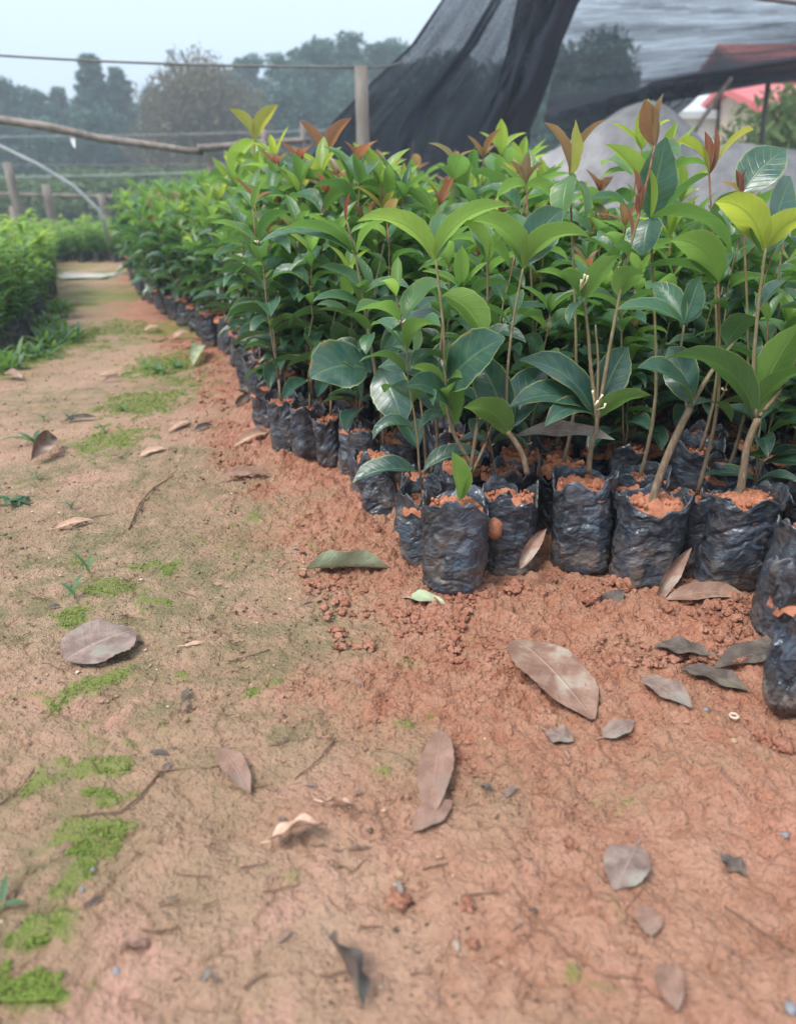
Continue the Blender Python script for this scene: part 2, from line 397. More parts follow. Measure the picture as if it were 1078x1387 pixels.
Z = Z+near*.009*np.exp(-((X-edge(Y)+.015)/.06)**2)*sst(.88, .95, Y)
Z = Z+near*(lo*(.0075*fbm(X*48, Y*48, 4, 11)+.0035*np.clip(rid, -1, 1)*.5)+(1-lo)*(.0045*fbm(X*34, Y*34, 5, 12)))
Z = Z+near*.0026*fbm(X*120, Y*120, 2, 13)*(.5+lo)
crk = np.abs(fbm(X*13, Y*13, 4, 30)); Z = Z-near*.004*(1-sst(0, .05, crk))
Z = Z+.0025*mo*near
al = sst(-.20, .24, fbm(X*3.6, Y*3.6, 4, 17)+.12*sst(-.1, -.5, X)+.24*np.exp(-(((X+.18)/.22)**2+((Y-1.0)/.33)**2))+.1*np.exp(-(((X-.0)/.25)**2+((Y-.55)/.2)**2)))*(1-.75*lo)*(.6+.4*sst(-.3, .3, fbm(X*20, Y*20, 3, 19)))
al = al*(1-.4*sst(2.2, 4, Y))
fy = sst(9.5, 14, Y); mo = np.maximum(mo, .65*fy)
ny, nx = X.shape
idx = np.arange(nx*ny).reshape(ny, nx)
fq = np.stack([idx[:-1, :-1], idx[:-1, 1:], idx[1:, 1:], idx[1:, :-1]], -1).reshape(-1, 4)
g = link('ground', mesh_np('ground', np.stack([X, Y, Z], -1).reshape(-1, 3), fq, M['ground'], {'loose': lo.ravel(), 'algae': al.ravel(), 'moss': mo.ravel()}))
tag(g, kind='structure')
print('ground', nx, ny)

# ------------------------------------------------------------------ scatter of crumbs, grit, moss (stuff)
def ico(level):
    import bmesh
    bm = bmesh.new(); bmesh.ops.create_icosphere(bm, subdivisions=level, radius=1)
    v = np.array([q.co[:] for q in bm.verts]); f = np.array([[q.index for q in t_.verts] for t_ in bm.faces]); bm.free()
    return v, f
I1 = ico(1); I2 = ico(2); I3 = ico(3)
nr = np.random.RandomState(5)
def scatter_blobs(name, pts, rad, mat, tint, base=I1, flat=.75, sink=.3, rough=.28):
    v0, f0 = base; N = len(pts); n0 = len(v0)
    ang = nr.rand(N)*6.28; ca, sa = np.cos(ang), np.sin(ang)
    V = np.repeat(v0[None], N, 0)*(1+rough*(nr.rand(N, n0, 1)*2-1))
    sc = (.75+.5*nr.rand(N, 3)); sc[:, 2] *= flat
    V = V*sc[:, None, :]*rad[:, None, None]
    x = V[:, :, 0]*ca[:, None]-V[:, :, 1]*sa[:, None]; y = V[:, :, 0]*sa[:, None]+V[:, :, 1]*ca[:, None]
    V[:, :, 0] = x; V[:, :, 1] = y
    V = V+pts[:, None, :]; V[:, :, 2] += (rad*flat*(1-2*sink))[:, None]*.6
    Fq = (f0[None]+(np.arange(N)*n0)[:, None, None]).reshape(-1, 3)
    return link(name, mesh_np(name, V.reshape(-1, 3), Fq, mat, {'tint': np.repeat(tint, n0)}))
# crumbs
N = 330000
py = .34+nr.rand(N)**1.5*2.6; px_ = (nr.rand(N)*1.3-.75)*(.35+py*.62)
w = loose_mask(px_, py); cl = sst(-.25, .35, fbm(px_*9, py*9, 3, 41))
d = np.abs(px_-edge(py)+.04)
prob = .025+.55*w*cl*(.25+1.1*np.exp(-(d/.16)**2)+.35*(px_ > .05))*(.35+.65*sst(.45, .75, py))
keep = nr.rand(N) < prob*1.0
px_, py = px_[keep], py[keep]
rad = .0005+.0026*nr.rand(len(px_))**8+.0007*nr.rand(len(px_))
rad *= np.where(np.abs(px_-edge(py)+.02) < .12, 1.35, 1)*np.clip(.35+.75*(py-.35)/.5, .35, 1)
rad = np.where(py > 1.6, rad*1.5, rad)
pts = np.stack([px_, py, gh(px_, py)], -1)
print('crumbs', len(pts))
o = scatter_blobs('soil_crumbs', pts, rad, M['ground'], nr.rand(len(pts)), I1, .75, .2, .42)
n1 = len(I1[0])
for k_, a_ in (('loose', loose_mask(px_, py)), ('algae', np.zeros(len(px_)))):
    at_ = o.data.attributes.new(k_, 'FLOAT', 'POINT'); at_.data.foreach_set('value', np.repeat(a_, n1).astype(np.float32))
o.data.polygons.foreach_set('use_smooth', [False]*len(o.data.polygons))
tag(o, 'loose reddish soil crumbs spread over the path below the bags', 'soil', kind='stuff')
# tiny plant debris and pale grit
N = 9000
py2 = .36+nr.rand(N)**1.3*2.6; px2 = (nr.rand(N)*1.3-.85)*(.32+py2*.6); kp = (px2 < edge(py2)-.02) & (fbm(px2*7, py2*7, 3, 71) > -.12)
px2, py2 = px2[kp], py2[kp]; md = NT('plant_debris'); kk = md.attr('tint')
M['debris'] = md.done(md.bsdf(md.ramp(kk, [(0, (.045, .03, .022)), (.5, (.11, .07, .045)), (.8, (.22, .15, .10)), (.9, (.55, .42, .30)), (1, (.62, .50, .38))]), .8))
o = scatter_blobs('plant_debris', np.stack([px2, py2, gh(px2, py2)+.001], -1), (.0006+.0022*nr.rand(len(px2))**3)*np.clip(.5+.5*py2, .5, 1.2), M['debris'], nr.rand(len(px2)), I1, .35, .2, .75)
tag(o, 'fine dark bits of rotted leaf and pale grit strewn over the path', 'debris', kind='stuff')
# coarse clods at the foot of the bags
N = 5200
py3 = .80+nr.rand(N)**1.4*2.4; px3 = edge(py3)-.15+nr.rand(N)*.24; fr_ = nr.rand(N) < .45
px3 = np.where(fr_, nr.rand(N)*.60, px3); py3 = np.where(fr_, .78+.20*nr.rand(N), py3)
kp = fbm(px3*14, py3*14, 2, 81)+.25*np.exp(-((px3-edge(py3)+.03)/.05)**2) > .12; px3, py3 = px3[kp], py3[kp]
r3 = .0016+.0055*nr.rand(len(px3))**3
v3, f3_ = I2
V3 = []; F3 = []; off = 0
for a_, b_, c_ in zip(px3, py3, r3):
    s3 = nr.rand()*40; d3 = 1+.9*fbm(v3[:, 0]*1.7+s3+v3[:, 2], v3[:, 1]*1.7+v3[:, 2]*2, 3, 4)
    V3.append(v3*d3[:, None]*c_*np.array([1, .85, .75])+np.array([a_, b_, float(gh1(a_, b_))+.003+c_*.3])); F3.append(f3_+off); off += len(v3)
o = link('soil_clods', mesh_np('soil_clods', np.concatenate(V3), np.concatenate(F3), M['ground'], {'loose': np.ones(off)})); print('clods', len(r3))
tag(o, 'coarse broken red soil heaped along the foot of the bags', 'soil', kind='stuff')
# moss tufts
N = 300000
py = .36+nr.rand(N)**1.6*3.6; px_ = (nr.rand(N)*1.5-1.05)*(.32+py*.6)
m = moss_mask(px_, py); keep = (m > .2) & (nr.rand(N) < m**2) & (px_ < edge(py)-.03)
px_, py = px_[keep][:42000], py[keep][:42000]
rad = (.0005+.0009*nr.rand(len(px_))**2)*(1+.5*np.clip(py-1, 0, 2))
o = scatter_blobs('moss', np.stack([px_, py, gh(px_, py)+.0025], -1), rad, M['moss'], nr.rand(len(px_)), I1, .9, .2, .45)
tag(o, 'bright green moss growing in patches on the bare path', 'moss', kind='stuff')
print('moss', len(px_))

# ------------------------------------------------------------------ leaf builder
def leaf(mb, base, az, e0, e1, L, W, fold=.35, roll=0.0, tint=.3, n=9, m=2, petiole=.0, serr=.0, wave=.0, curl=0.0, tip=None, side_bend=0.0, shape=.9, blunt=.78):
    """spine runs from base along azimuth az, elevation going e0 -> e1"""
    base = Vector(base); p = base.copy()
    hz = Vector((math.cos(az), math.sin(az), 0)); up = Vector((0, 0, 1)); lat = Vector((-math.sin(az), math.cos(az), 0))
    ds = L/n; sp = [p.copy()]; tg = []
    for i in range(n):
        k = (i+.5)/n; e = e0+(e1-e0)*k
        d = hz*math.cos(e)+up*math.sin(e)+lat*(side_bend*(k-.5)*2)
        d.normalize(); p = p+d*ds; sp.append(p.copy()); tg.append(d)
    tg.append(tg[-1])
    if tip is not None:   # match given tip
        tip = Vector(tip); a = sp[-1]-base; b = tip-base
        q = a.rotation_difference(b); sc = b.length/max(a.length, 1e-6)
        sp = [base+(q@(s-base))*sc for s in sp]; tg = [q@t for t in tg]; W0 = W
        lat = q@lat
    rows = []; at = []; rnd = rng.random(); ph = rng.uniform(0, 6)
    for i in range(n+1):
        k = i/n
        w = W/2*(max(math.sin(math.pi*min(1, (k*.985+.005))**shape), 0)**blunt)
        if k > .8: w *= 1-.35*((k-.8)/.2)**1.2
        if serr and .25 < k < .95: w *= 1+(serr if i % 2 else -serr)
        t = tg[i]; s_ = (lat-t*lat.dot(t)).normalized(); nn = t.cross(s_).normalized()
        cr_, sr_ = math.cos(roll), math.sin(roll)
        s2 = s_*cr_+nn*sr_; n2 = nn*cr_-s_*sr_
        row = []; ar = []
        for j in range(m, -m-1, -1):
            x = j/m; fo = fold*(1-curl*k)
            off = s2*(x*w*math.cos(fo*abs(x)**.5))+n2*(abs(x)**1.15*w*math.sin(fo))
            if wave: off = off+n2*(wave*w*math.sin(k*13+ph+x*2)*abs(x))
            row.append(sp[i]+off); ar.append((x, k, rnd))
        rows.append([tuple(q) for q in row]); at.append(ar)
    mb.grid(rows, at, tint)
    return sp[-1]
def leafpt(mb, b, t, W, arch=.5, roll=0.0, fold=.35, tint=.3, n=12, m=3, serr=.0, wave=.06, shape=.9, sb=0.0, blunt=.78):
    b = Vector(b); t = Vector(t); d = t-b; az = math.atan2(d.y, d.x); e = math.atan2(d.z, math.hypot(d.x, d.y))
    leaf(mb, b, az, e+arch, e-arch, d.length, W, fold, roll, tint, n, m, tip=t, serr=serr, wave=wave, shape=shape, side_bend=sb, blunt=blunt)

# ------------------------------------------------------------------ bag builder
def bag_mesh(seed, R0=.042, Hh=.13, lean=(0, 0), squash=1.0, nu=60, nv=46, amp=1.0, crush=0.0, flare=.1, open_=.6):
    u = np.linspace(0, 2*np.pi, nu, endpoint=False); v = np.linspace(0, 1, nv)
    U, V = np.meshgrid(u, v)
    cxn, syn = np.cos(U), np.sin(U)
    rr = random.Random(seed)
    # section: rounded pillow
    pw = rr.uniform(2.3, 3.0); sup = (np.abs(cxn)**pw+np.abs(syn)**pw)**(-1/pw)
    prof = .94+.07*np.sin(V*np.pi*.9+rr.uniform(-.4, .4))+flare*sst(.8, 1, V)
    bot = np.sqrt(np.clip(1-(1-np.clip(V/.10, 0, 1))**2, 0, 1)); prof = prof*(.55+.45*bot)
    bulge = .10*fbm(cxn*1.3+seed, syn*1.3+V*2.6, 2, seed % 50)
    r = R0*sup*(prof+bulge)
    z = Hh*V
    # folds: warped stretched ridges on a seamless cylinder
    wx = cxn*1.3+seed*.7; wy = syn*1.3
    tilt = rr.uniform(-1.2, 1.2)
    f1 = np.abs(vn(wx*1.2+V*tilt, V*11+wy*1.4+1.8*vn(wx*1.5, wy*1.5+V*3, seed % 40), 3))
    f2 = np.abs(vn(wx*3+V*3*tilt, V*20+wy*3, 7)); f3 = vn(wx*4.5, wy*4.5+V*4, 9)
    f4 = np.abs(vn(wx*5.5+V*2, wy*5.5+V*1.5, 14))
    band = .5+.7*sst(-.2, .4, vn(wx*1.5, wy*1.5+V*3, 23))
    fA = np.abs(vn(wx*1.1+V*tilt+.8*vn(wx, wy+V*2, 2), V*5+wy*1.2, 41)); fB = np.abs(vn(wx*2.2-V*2*tilt, wy*2.2+V*6, 43))
    r = r-amp*band*(.0034*(1-np.clip(fA/.30, 0, 1))+.0024*(1-np.clip(fB/.25, 0, 1))+.0012*(1-np.clip(f1/.3, 0, 1))+.0008*(1-np.clip(f2/.3, 0, 1)))+amp*(.0040*vn(wx*1.3, wy*1.3+V*2.2, 45)+.0008*f3)
    if crush: r = r*(1-crush*np.exp(-((V-rr.uniform(.35, .6))/.12)**2)*(.6+.4*np.cos(U-rr.uniform(0, 6))))
    rim = .016*vn(np.cos(u)*1.4+seed, np.sin(u)*1.4, 31)+.009*vn(np.cos(u)*4+seed, np.sin(u)*4, 33)
    z = z+rim[None, :]*sst(.75, 1, V)
    z = z-.25*Hh*crush*sst(.4, 1, V)
    rows = [np.stack([r*cxn*1.0, r*syn*squash, z], -1)]
    # lip folded over inwards then down the inside
    for k, (dr, dzz) in enumerate(((-.0012, .0008), (-.0030, -.001), (-.005, -.010), (-.0055, -.024))):
        rk = r[-1]+dr; zk = z[-1]+dzz
        rows.append(np.stack([rk*np.cos(u), rk*np.sin(u)*squash, zk], -1)[None])
    A = np.concatenate(rows, 0)
    # closing bottom
    cb = np.zeros((1, nu, 3)); A = np.concatenate([cb, A], 0)
    A[:, :, 0] += lean[0]*(A[:, :, 2]/Hh)**1.0*Hh; A[:, :, 1] += lean[1]*A[:, :, 2]
    nvv = A.shape[0]; ii = np.arange(nvv*nu).reshape(nvv, nu); jn = np.roll(ii, -1, 1)
    fq = np.stack([ii[:-1], jn[:-1], jn[1:], ii[1:]], -1).reshape(-1, 4)
    return mesh_np('bag', A.reshape(-1, 3), fq, M['plastic'])
def soil_mesh(seed, R0=.042, top=.122, lean=(0, 0), squash=1.0, heap=.004, nu=40, nr_=18):
    u = np.linspace(0, 2*np.pi, nu, endpoint=False); q = np.linspace(0, 1, nr_)
    U, Q = np.meshgrid(u, q); pw = 2.5; sup = (np.abs(np.cos(U))**pw+np.abs(np.sin(U))**pw)**(-1/pw)
    x = R0*.96*Q*np.cos(U)*sup; y = R0*.96*Q*np.sin(U)*squash*sup
    z = top+heap*(1-Q**2)+.0065*fbm(x*75+seed, y*75, 3, 3)+.0045*(1-2*np.abs(fbm(x*150, y*150+seed, 2, 5)))-.003
    z = z+.75*domes(x+seed, y, .011, 4, .7)+.6*domes(x+seed, y, .0065, 5, .8)-.002
    z = z-.010*sst(.92, 1, Q)
    x = x+lean[0]*z; y = y+lean[1]*z
    ii = np.arange(nu*nr_).reshape(nr_, nu); jn = np.roll(ii, -1, 1)
    V = [np.stack([x, y, z], -1).reshape(-1, 3)]; fq = [np.stack([ii[:-1], jn[:-1], jn[1:], ii[1:]], -1).reshape(-1, 4)]
    fl = [tuple(t_) for t_ in fq[0]]; off = nu*nr_; rs = np.random.RandomState(seed+9)
    vv, ff = I1
    for k in range(34):
        a = rs.rand()*6.28; b = R0*.85*math.sqrt(rs.rand()); s_ = .0015+.0042*rs.rand()**2
        p = np.array([b*math.cos(a)+lean[0]*top, b*math.sin(a)*squash+lean[1]*top, top+heap*.6+.001])
        V.append(vv*s_*(1+.3*(rs.rand(len(vv), 1)-.5))+p)
        fl += [tuple(int(i_) for i_ in t_+off) for t_ in ff]; off += len(vv)
    return mesh_np('soil', np.concatenate(V), fl, M['red_soil'])

# ------------------------------------------------------------------ procedural seedling (shared mesh data)
def seedling_parts(seed, low=False, H=.42, rich=1.0):
    """stem, foliage, shoot meshes about the point where the stem leaves the soil (z=.12)"""
    r = random.Random(seed); global rng; keep = rng; rng = r
    st = MB(); fo = MB(); shs = []; fl = MB()
    z0 = .115; nb = 7 if not low else 3; ln, lm = (9, 2) if not low else (5, 1)
    lean = (r.uniform(-.10, .10), r.uniform(-.10, .10))
    nst = r.choice((1, 2, 2, 3, 2)); fork = z0+r.uniform(.02, .06)
    base = Vector((r.uniform(-.006, .006), r.uniform(-.006, .006), z0-.012))
    fkp = base+Vector((lean[0]*.05, lean[1]*.05, fork-z0+.012))
    st.tube([base, base.lerp(fkp, .5)+Vector((.002, 0, 0)), fkp], .0034, .0026, nb, t=.0, t1=.25)
    for b in range(nst):
        sh = MB(); shs.append(sh)
        a0 = r.uniform(0, 6.28) if b == 0 else a0+2*math.pi/nst+r.uniform(-.4, .4)
        spread = r.uniform(.05, .20) if nst > 1 else .04
        hh = H*(1 if b == 0 else r.uniform(.72, 1.0))*r.uniform(.93, 1.05)
        pts = [fkp]; npt = 7
        for i in range(1, npt+1):
            k = i/npt; sp_r = spread*(k**.7)*hh*.75
            pts.append(Vector((fkp.x+math.cos(a0)*sp_r+lean[0]*k*hh+r.uniform(-.004, .004), fkp.y+math.sin(a0)*sp_r+lean[1]*k*hh+r.uniform(-.004, .004), fork+(z0+hh-fork)*k)))
        st.tube(pts, .0023, .0011, nb, t=.25, t1=.9)
        def at(k):
            f_ = k*npt; i_ = min(int(f_), npt-1); return pts[i_].lerp(pts[i_+1], f_-i_)
        # opposite pairs
        k = r.uniform(-.02, .12); az = r.uniform(0, 6.28); top_kind = r.random()
        while k < .93:
            p = at(max(0, k)); young = max(0, (k-.55)/.45)
            if r.random() < .94*rich or k > .7:
                for sgn in (0, math.pi):
                    if r.random() < .08: continue
                    L = r.uniform(.078, .122)*(1-.10*young); W = L*r.uniform(.40, .50)
                    e0 = r.uniform(.5, 1.15)+.2*young-(.35 if k < .3 else 0); e1 = r.uniform(-1.1, -.15)+.45*young
                    tn = .04+.29*k+r.uniform(-.06, .10)+(.22*young if r.random() < .75 else .05)
                    pa = az+sgn+r.uniform(-.3, .3)
                    pe = p+Vector((math.cos(pa)*.006, math.sin(pa)*.006, .004))
                    st.tube([p, pe], .0009, .0008, 4, cap=False, t=.7, t1=.75)
                    leaf(fo, pe, pa, e0, e1, L, W, r.uniform(.3, .75), r.uniform(-.4, .4), max(0, min(.68, tn)), ln, lm, wave=.08)
            if not low and r.random() < .28 and k < .85:   # small side shoot
                pa = az+math.pi/2+r.uniform(-.5, .5); q = p+Vector((math.cos(pa)*.018, math.sin(pa)*.018, .022))
                st.tube([p, q], .0009, .0007, 4, cap=False, t=.7)
                for s2 in range(3):
                    leaf(fo, q, pa+s2*2.1, .9, .2, r.uniform(.018, .034), r.uniform(.008, .013), .3, 0, .6+r.uniform(-.1, .06), 5, 1)
            if not low and not fl.v and r.random() < .2:
                for q in range(4):
                    a_ = r.uniform(0, 6.28); fl.tube([p, p+Vector((math.cos(a_)*.007, math.sin(a_)*.007, .006))], .0008, .0014, 4)
            az += math.pi/2+r.uniform(-.25, .25); k += r.uniform(.11, .17)
        tp = at(1.0)
        if top_kind < .42:     # bronze flush
            tn0 = r.uniform(.78, .96); tgt = sh
        elif top_kind < .72: tn0 = r.uniform(.52, .72); tgt = fo
        else: tn0 = r.uniform(.36, .55); tgt = fo
        nl = r.choice((2, 4, 4, 3)); az = r.uniform(0, 6.28)
        for q in range(nl):
            L = r.uniform(.040, .075) if tgt is sh else r.uniform(.062, .095); W = L*r.uniform(.30, .40)
            el = r.uniform(.75, 1.3)
            leaf(tgt, tp, az+q*math.pi*2/nl+r.uniform(-.2, .2), el, el-r.uniform(.1, .9), L, W, r.uniform(.35, .8), 0, tn0+r.uniform(-.04, .04), ln, lm, wave=.05)
        if tgt is sh and not low:
            for q in range(2): leaf(sh, tp, r.uniform(0, 6), 1.35, 1.45, .028, .008, .9, 0, .97, 5, 1)
    rng = keep
    return st, fo, [q for q in shs if q.v], fl

NV = 12
bagv = [bag_mesh(100+i, R0=.041+.003*((i*7) % 3-1)/2, Hh=.125+.012*((i*5) % 4-1.5)/2, lean=(random.Random(i).uniform(-.12, .12), random.Random(i+50).uniform(-.12, .12)), squash=random.Random(i+7).uniform(.82, 1.0), crush=.0 if i % 3 else .12) for i in range(8)]
soilv = [soil_mesh(i, .040, .115) for i in range(5)]
VAR = []
for i in range(NV):
    st, fo, sh, fl = seedling_parts(200+i, False, H=.36+.06*((i*5) % 4)/3)
    VAR.append((st.mesh('stem', M['stem']), fo.mesh('foliage', M['leaf']), [q.mesh('shoot_tip', M['leaf']) for q in sh], fl.mesh('flower_buds', M['flower']) if fl.v else None))

def place_seedling(x, y, label, group, cat='seedling', bag=None, soil=None, var=None, rz=None, sc=None, tilt=None, squat=1.0, hero=None, sc_bag=1.0):
    z = gh1(x, y)-.003
    t = empty('potted_seedling', (x, y, z)); tag(t, label, cat, group)
    rz = rng.uniform(0, 6.28) if rz is None else rz
    b = link('bag', bag or rng.choice(bagv), t); b.rotation_euler = (rng.uniform(-.05, .05), rng.uniform(-.05, .05), rz); b.scale = (sc_bag,)*3 if hero or bag else (sc_bag*rng.uniform(.88, 1.04), sc_bag*rng.uniform(.82, 1.0), sc_bag*rng.uniform(.88, 1.12))
    s = link('soil', soil or rng.choice(soilv), b)
    if hero is None:
        v = rng.choice(VAR) if var is None else VAR[var]; sc = sc or rng.uniform(.88, 1.12)
        r2 = rng.uniform(0, 6.28); tl = (rng.uniform(-.10, .10), rng.uniform(-.10, .10)) if tilt is None else tilt
        for nm, me in [('stem', v[0]), ('foliage', v[1])]+[('shoot_tip', q) for q in v[2]]+[('flower_buds', v[3])]:
            if me is None: continue
            o = link(nm, me, t); o.rotation_euler = (tl[0], tl[1], r2); o.scale = (sc, sc, sc)
    return t

exec_hero = []

# ------------------------------------------------------------------ front/edge row placed by eye, then the bed behind
placed = []
def far_enough(x, y, d=.078): return all((x-a)**2+(y-b)**2 > d*d for a, b in placed)
def bagpos(px, py, back=.040):
    p = G(px, py); d = Vector((p.x, p.y)).normalized(); return p.x+d.x*back, p.y+d.y*back
# front bags: px, py of the base, width px, height px, label, plant?
FRONT = [
 (612, 812, 'crumpled black bag of red soil at the front corner with a single cut leaf stub', 'cut', 1.0, .128, 1.0, 1),
 (688, 786, 'black bag with a soil-filled tear, second from the front corner, thin bent stem', 'p2', .90, .120, .9, 2),
 (784, 780, 'smooth blue black bag with a forked seedling carrying the tall bronze shoot', 'p3', 1.0, .135, .95, 3),
 (872, 804, 'flaring dusty bag with a thick leaning stem beside the upright dead leaf', 'p4', 1.12, .125, .95, 4),
 (977, 802, 'bag leaning left above the brown leaf, seedling with yellow green top leaves', 'p5', 1.15, .132, 1.0, 5),
 (1062, 872, 'grey crumpled bag of soil standing upright at the right edge of the photo', 'x', 1.05, .140, 1.0, 6),
 (552, 733, 'small narrow bag with a pointed rim just behind the corner bag', 'p7', .62, .110, .9, 7),
 (518, 706, 'bag slumped left with a folded triangular corner', 'x', .75, .105, .9, 8),
 (497, 676, 'bag split open at the top showing red soil, behind the slumped bag', 'p8', .70, .125, .9, 9),
]
EROW = [(482, 652), (449, 637), (419, 630), (389, 622), (366, 585), (356, 552), (344, 520), (327, 500), (314, 482), (296, 466), (280, 458), (266, 450), (252, 442), (240, 436), (229, 428), (219, 420), (209, 413), (201, 407), (196, 400), (191, 394), (187, 388), (184, 382), (181, 376), (179, 370), (177, 365)]
row_lab = ['dusty bag standing fifth from the torn bag along the path edge']
HERO = {}
for (a, b, lab, key, sc_, hh, sq, sd) in FRONT:
    x, y = bagpos(a, b, .036*sc_)
    placed.append((x, y))
    ln_ = {4: (.03, .05), 5: (.10, 0), 2: (-.02, .02), 6: (.05, .05), 8: (-.15, .1), 9: (0, -.05), 7: (.12, 0)}.get(sd, (0, .02))
    bm_ = bag_mesh(sd*3+1, R0=.0435*sc_, Hh=hh, lean=ln_, squash=sq*.9, nu=110, nv=90, amp=.85, flare=.08 if sd != 4 else .16)
    sm_ = soil_mesh(sd+40, .041*sc_, hh-.008, lean=ln_, squash=sq*.9, heap=.012, nu=56, nr_=26)
    t = place_seedling(x, y, lab, 'seedlings in the front row', bag=bm_, soil=sm_, rz=rng.uniform(-.15, .15), hero=1, sc=.9)
    if key == 'x': t.name = 'soil_bag'; t['category'] = 'soil bag'; t['group'] = 'plantless bags in the front row'
    HERO[key] = (t, x, y, hh, ln_)

def stemobj(t, lines, name='stem'):
    mb = MB()
    for pts, r0, r1, t0, t1 in lines:
        P_ = [Vector(p) for p in pts]
        # smooth by Catmull-Rom
        Q = []
        for i in range(len(P_)-1):
            p0 = P_[max(i-1, 0)]; p1 = P_[i]; p2 = P_[i+1]; p3 = P_[min(i+2, len(P_)-1)]
            for k in range(4):
                s_ = k/4; Q.append(.5*((2*p1)+(p2-p0)*s_+(2*p0-5*p1+4*p2-p3)*s_*s_+(3*p1-p0-3*p2+p3)*s_**3))
        Q.append(P_[-1])
        mb.tube(Q, r0, r1, 8, t=t0, t1=t1, bump=.06)
    return mb.obj(name, M['stem'], t)
def pl(Y, *pp): return [P(a, b, Y+(c[0] if c else 0)) for a, b, *c in pp]
def hleaves(t, Y, L, name='foliage'):
    """each: base px, base py, tip px, tip py, width px, tip depth offset, arch, roll, fold, tint"""
    mb = MB(); sh = MB()
    for (bx, by, tx, ty, w, dy, arch, roll, fold, tint) in L:
        b = P(bx, by, Y); e = P(tx, ty, Y+dy)
        leafpt(sh if tint > .78 else mb, b, e, w*Y/F*1.02, arch, roll, fold, tint, 14, 3, serr=.02)
    mb.obj(name, M['leaf'], t)
    if sh.v: sh.obj('shoot_tip', M['leaf'], t)
HP = 1.0
# cut leaf stub in the corner bag
t, x, y, hh, _ = HERO['cut']
hleaves(t, y-.02, [(622, 678, 612, 612, 42, .0, .1, .9, .7, .50), (622, 678, 640, 632, 30, .02, .1, -.5, .5, .42)])
# seedling rooted behind the corner bag
t = place_seedling(*G(648, 765).xy, 'three-stemmed seedling behind the corner bag with one broad round blue green leaf', 'seedlings in the front row', hero=1, sc_bag=.95); placed.append(tuple(G(648, 765).xy))
Yh = t.location.y
stemobj(t, [(pl(Yh, (640, 632), (612, 580), (604, 520), (600, 440), (590, 352)), .0034, .0016, .3, .6),
            (pl(Yh, (636, 640), (645, 580), (652, 500, .04), (660, 400, .06), (660, 352, .06)), .0028, .0015, .3, .5),
            (pl(Yh, (640, 640), (662, 588), (686, 520, .05)), .0024, .0012, .3, .5)])
hleaves(t, Yh, [(588, 354, 484, 300, 38, -.03, .75, .6, .45, .62), (590, 352, 692, 280, 36, -.02, .7, -.6, .4, .58), (592, 350, 600, 290, 32, .05, .5, .2, .4, .45),
   (601, 528, 684, 458, 74, -.06, .30, 1.15, .15, .10), (601, 520, 556, 498, 18, -.03, .5, 1.0, .4, .60), (603, 508, 611, 462, 22, -.02, .2, 1.4, .3, .50), (606, 520, 626, 512, 16, -.03, .8, .8, .3, .62),
   (612, 574, 550, 523, 46, -.07, .7, -.95, .35, .12), (614, 578, 604, 525, 40, -.04, .8, .5, .5, .42), (603, 520, 512, 498, 56, .05, .5, -.4, .25, .08),
   (600, 400, 655, 460, 50, -.02, .5, -1.2, .5, .46), (598, 430, 520, 470, 44, .05, .6, -.3, .3, .05),
   (660, 355, 624, 300, 40, .01, .5, .6, .4, .52), (660, 355, 700, 310, 36, .03, .6, -.7, .4, .50), (660, 356, 640, 300, 34, .09, .3, .1, .4, .40), (654, 480, 600, 430, 40, .08, .5, .3, .3, .1)])
# second bag
t, x, y, hh, _ = HERO['p2']; Yh = y
stemobj(t, [(pl(Yh, (714, 642), (706, 612), (687, 584)), .0042, .0034, .1, .3), (pl(Yh, (687, 587), (686, 520), (694, 440), (708, 364)), .0023, .0015, .3, .6)])
hleaves(t, Yh, [(688, 590, 628, 552, 48, -.04, .6, .8, .35, .36), (686, 584, 640, 480, 56, .06, .4, -1.0, .3, .08), (690, 580, 740, 500, 54, .05, .5, .5, .3, .06),
   (708, 364, 640, 300, 38, -.03, .8, .6, .45, .50), (710, 364, 798, 322, 40, -.04, .85, -.6, .45, .50), (708, 360, 762, 284, 52, .04, .4, 1.05, .3, .18), (706, 360, 700, 290, 34, .06, .5, .2, .4, .44),
   (690, 440, 640, 420, 30, .03, .6, .4, .4, .30), (690, 450, 735, 430, 32, .04, .6, -.4, .4, .22)])
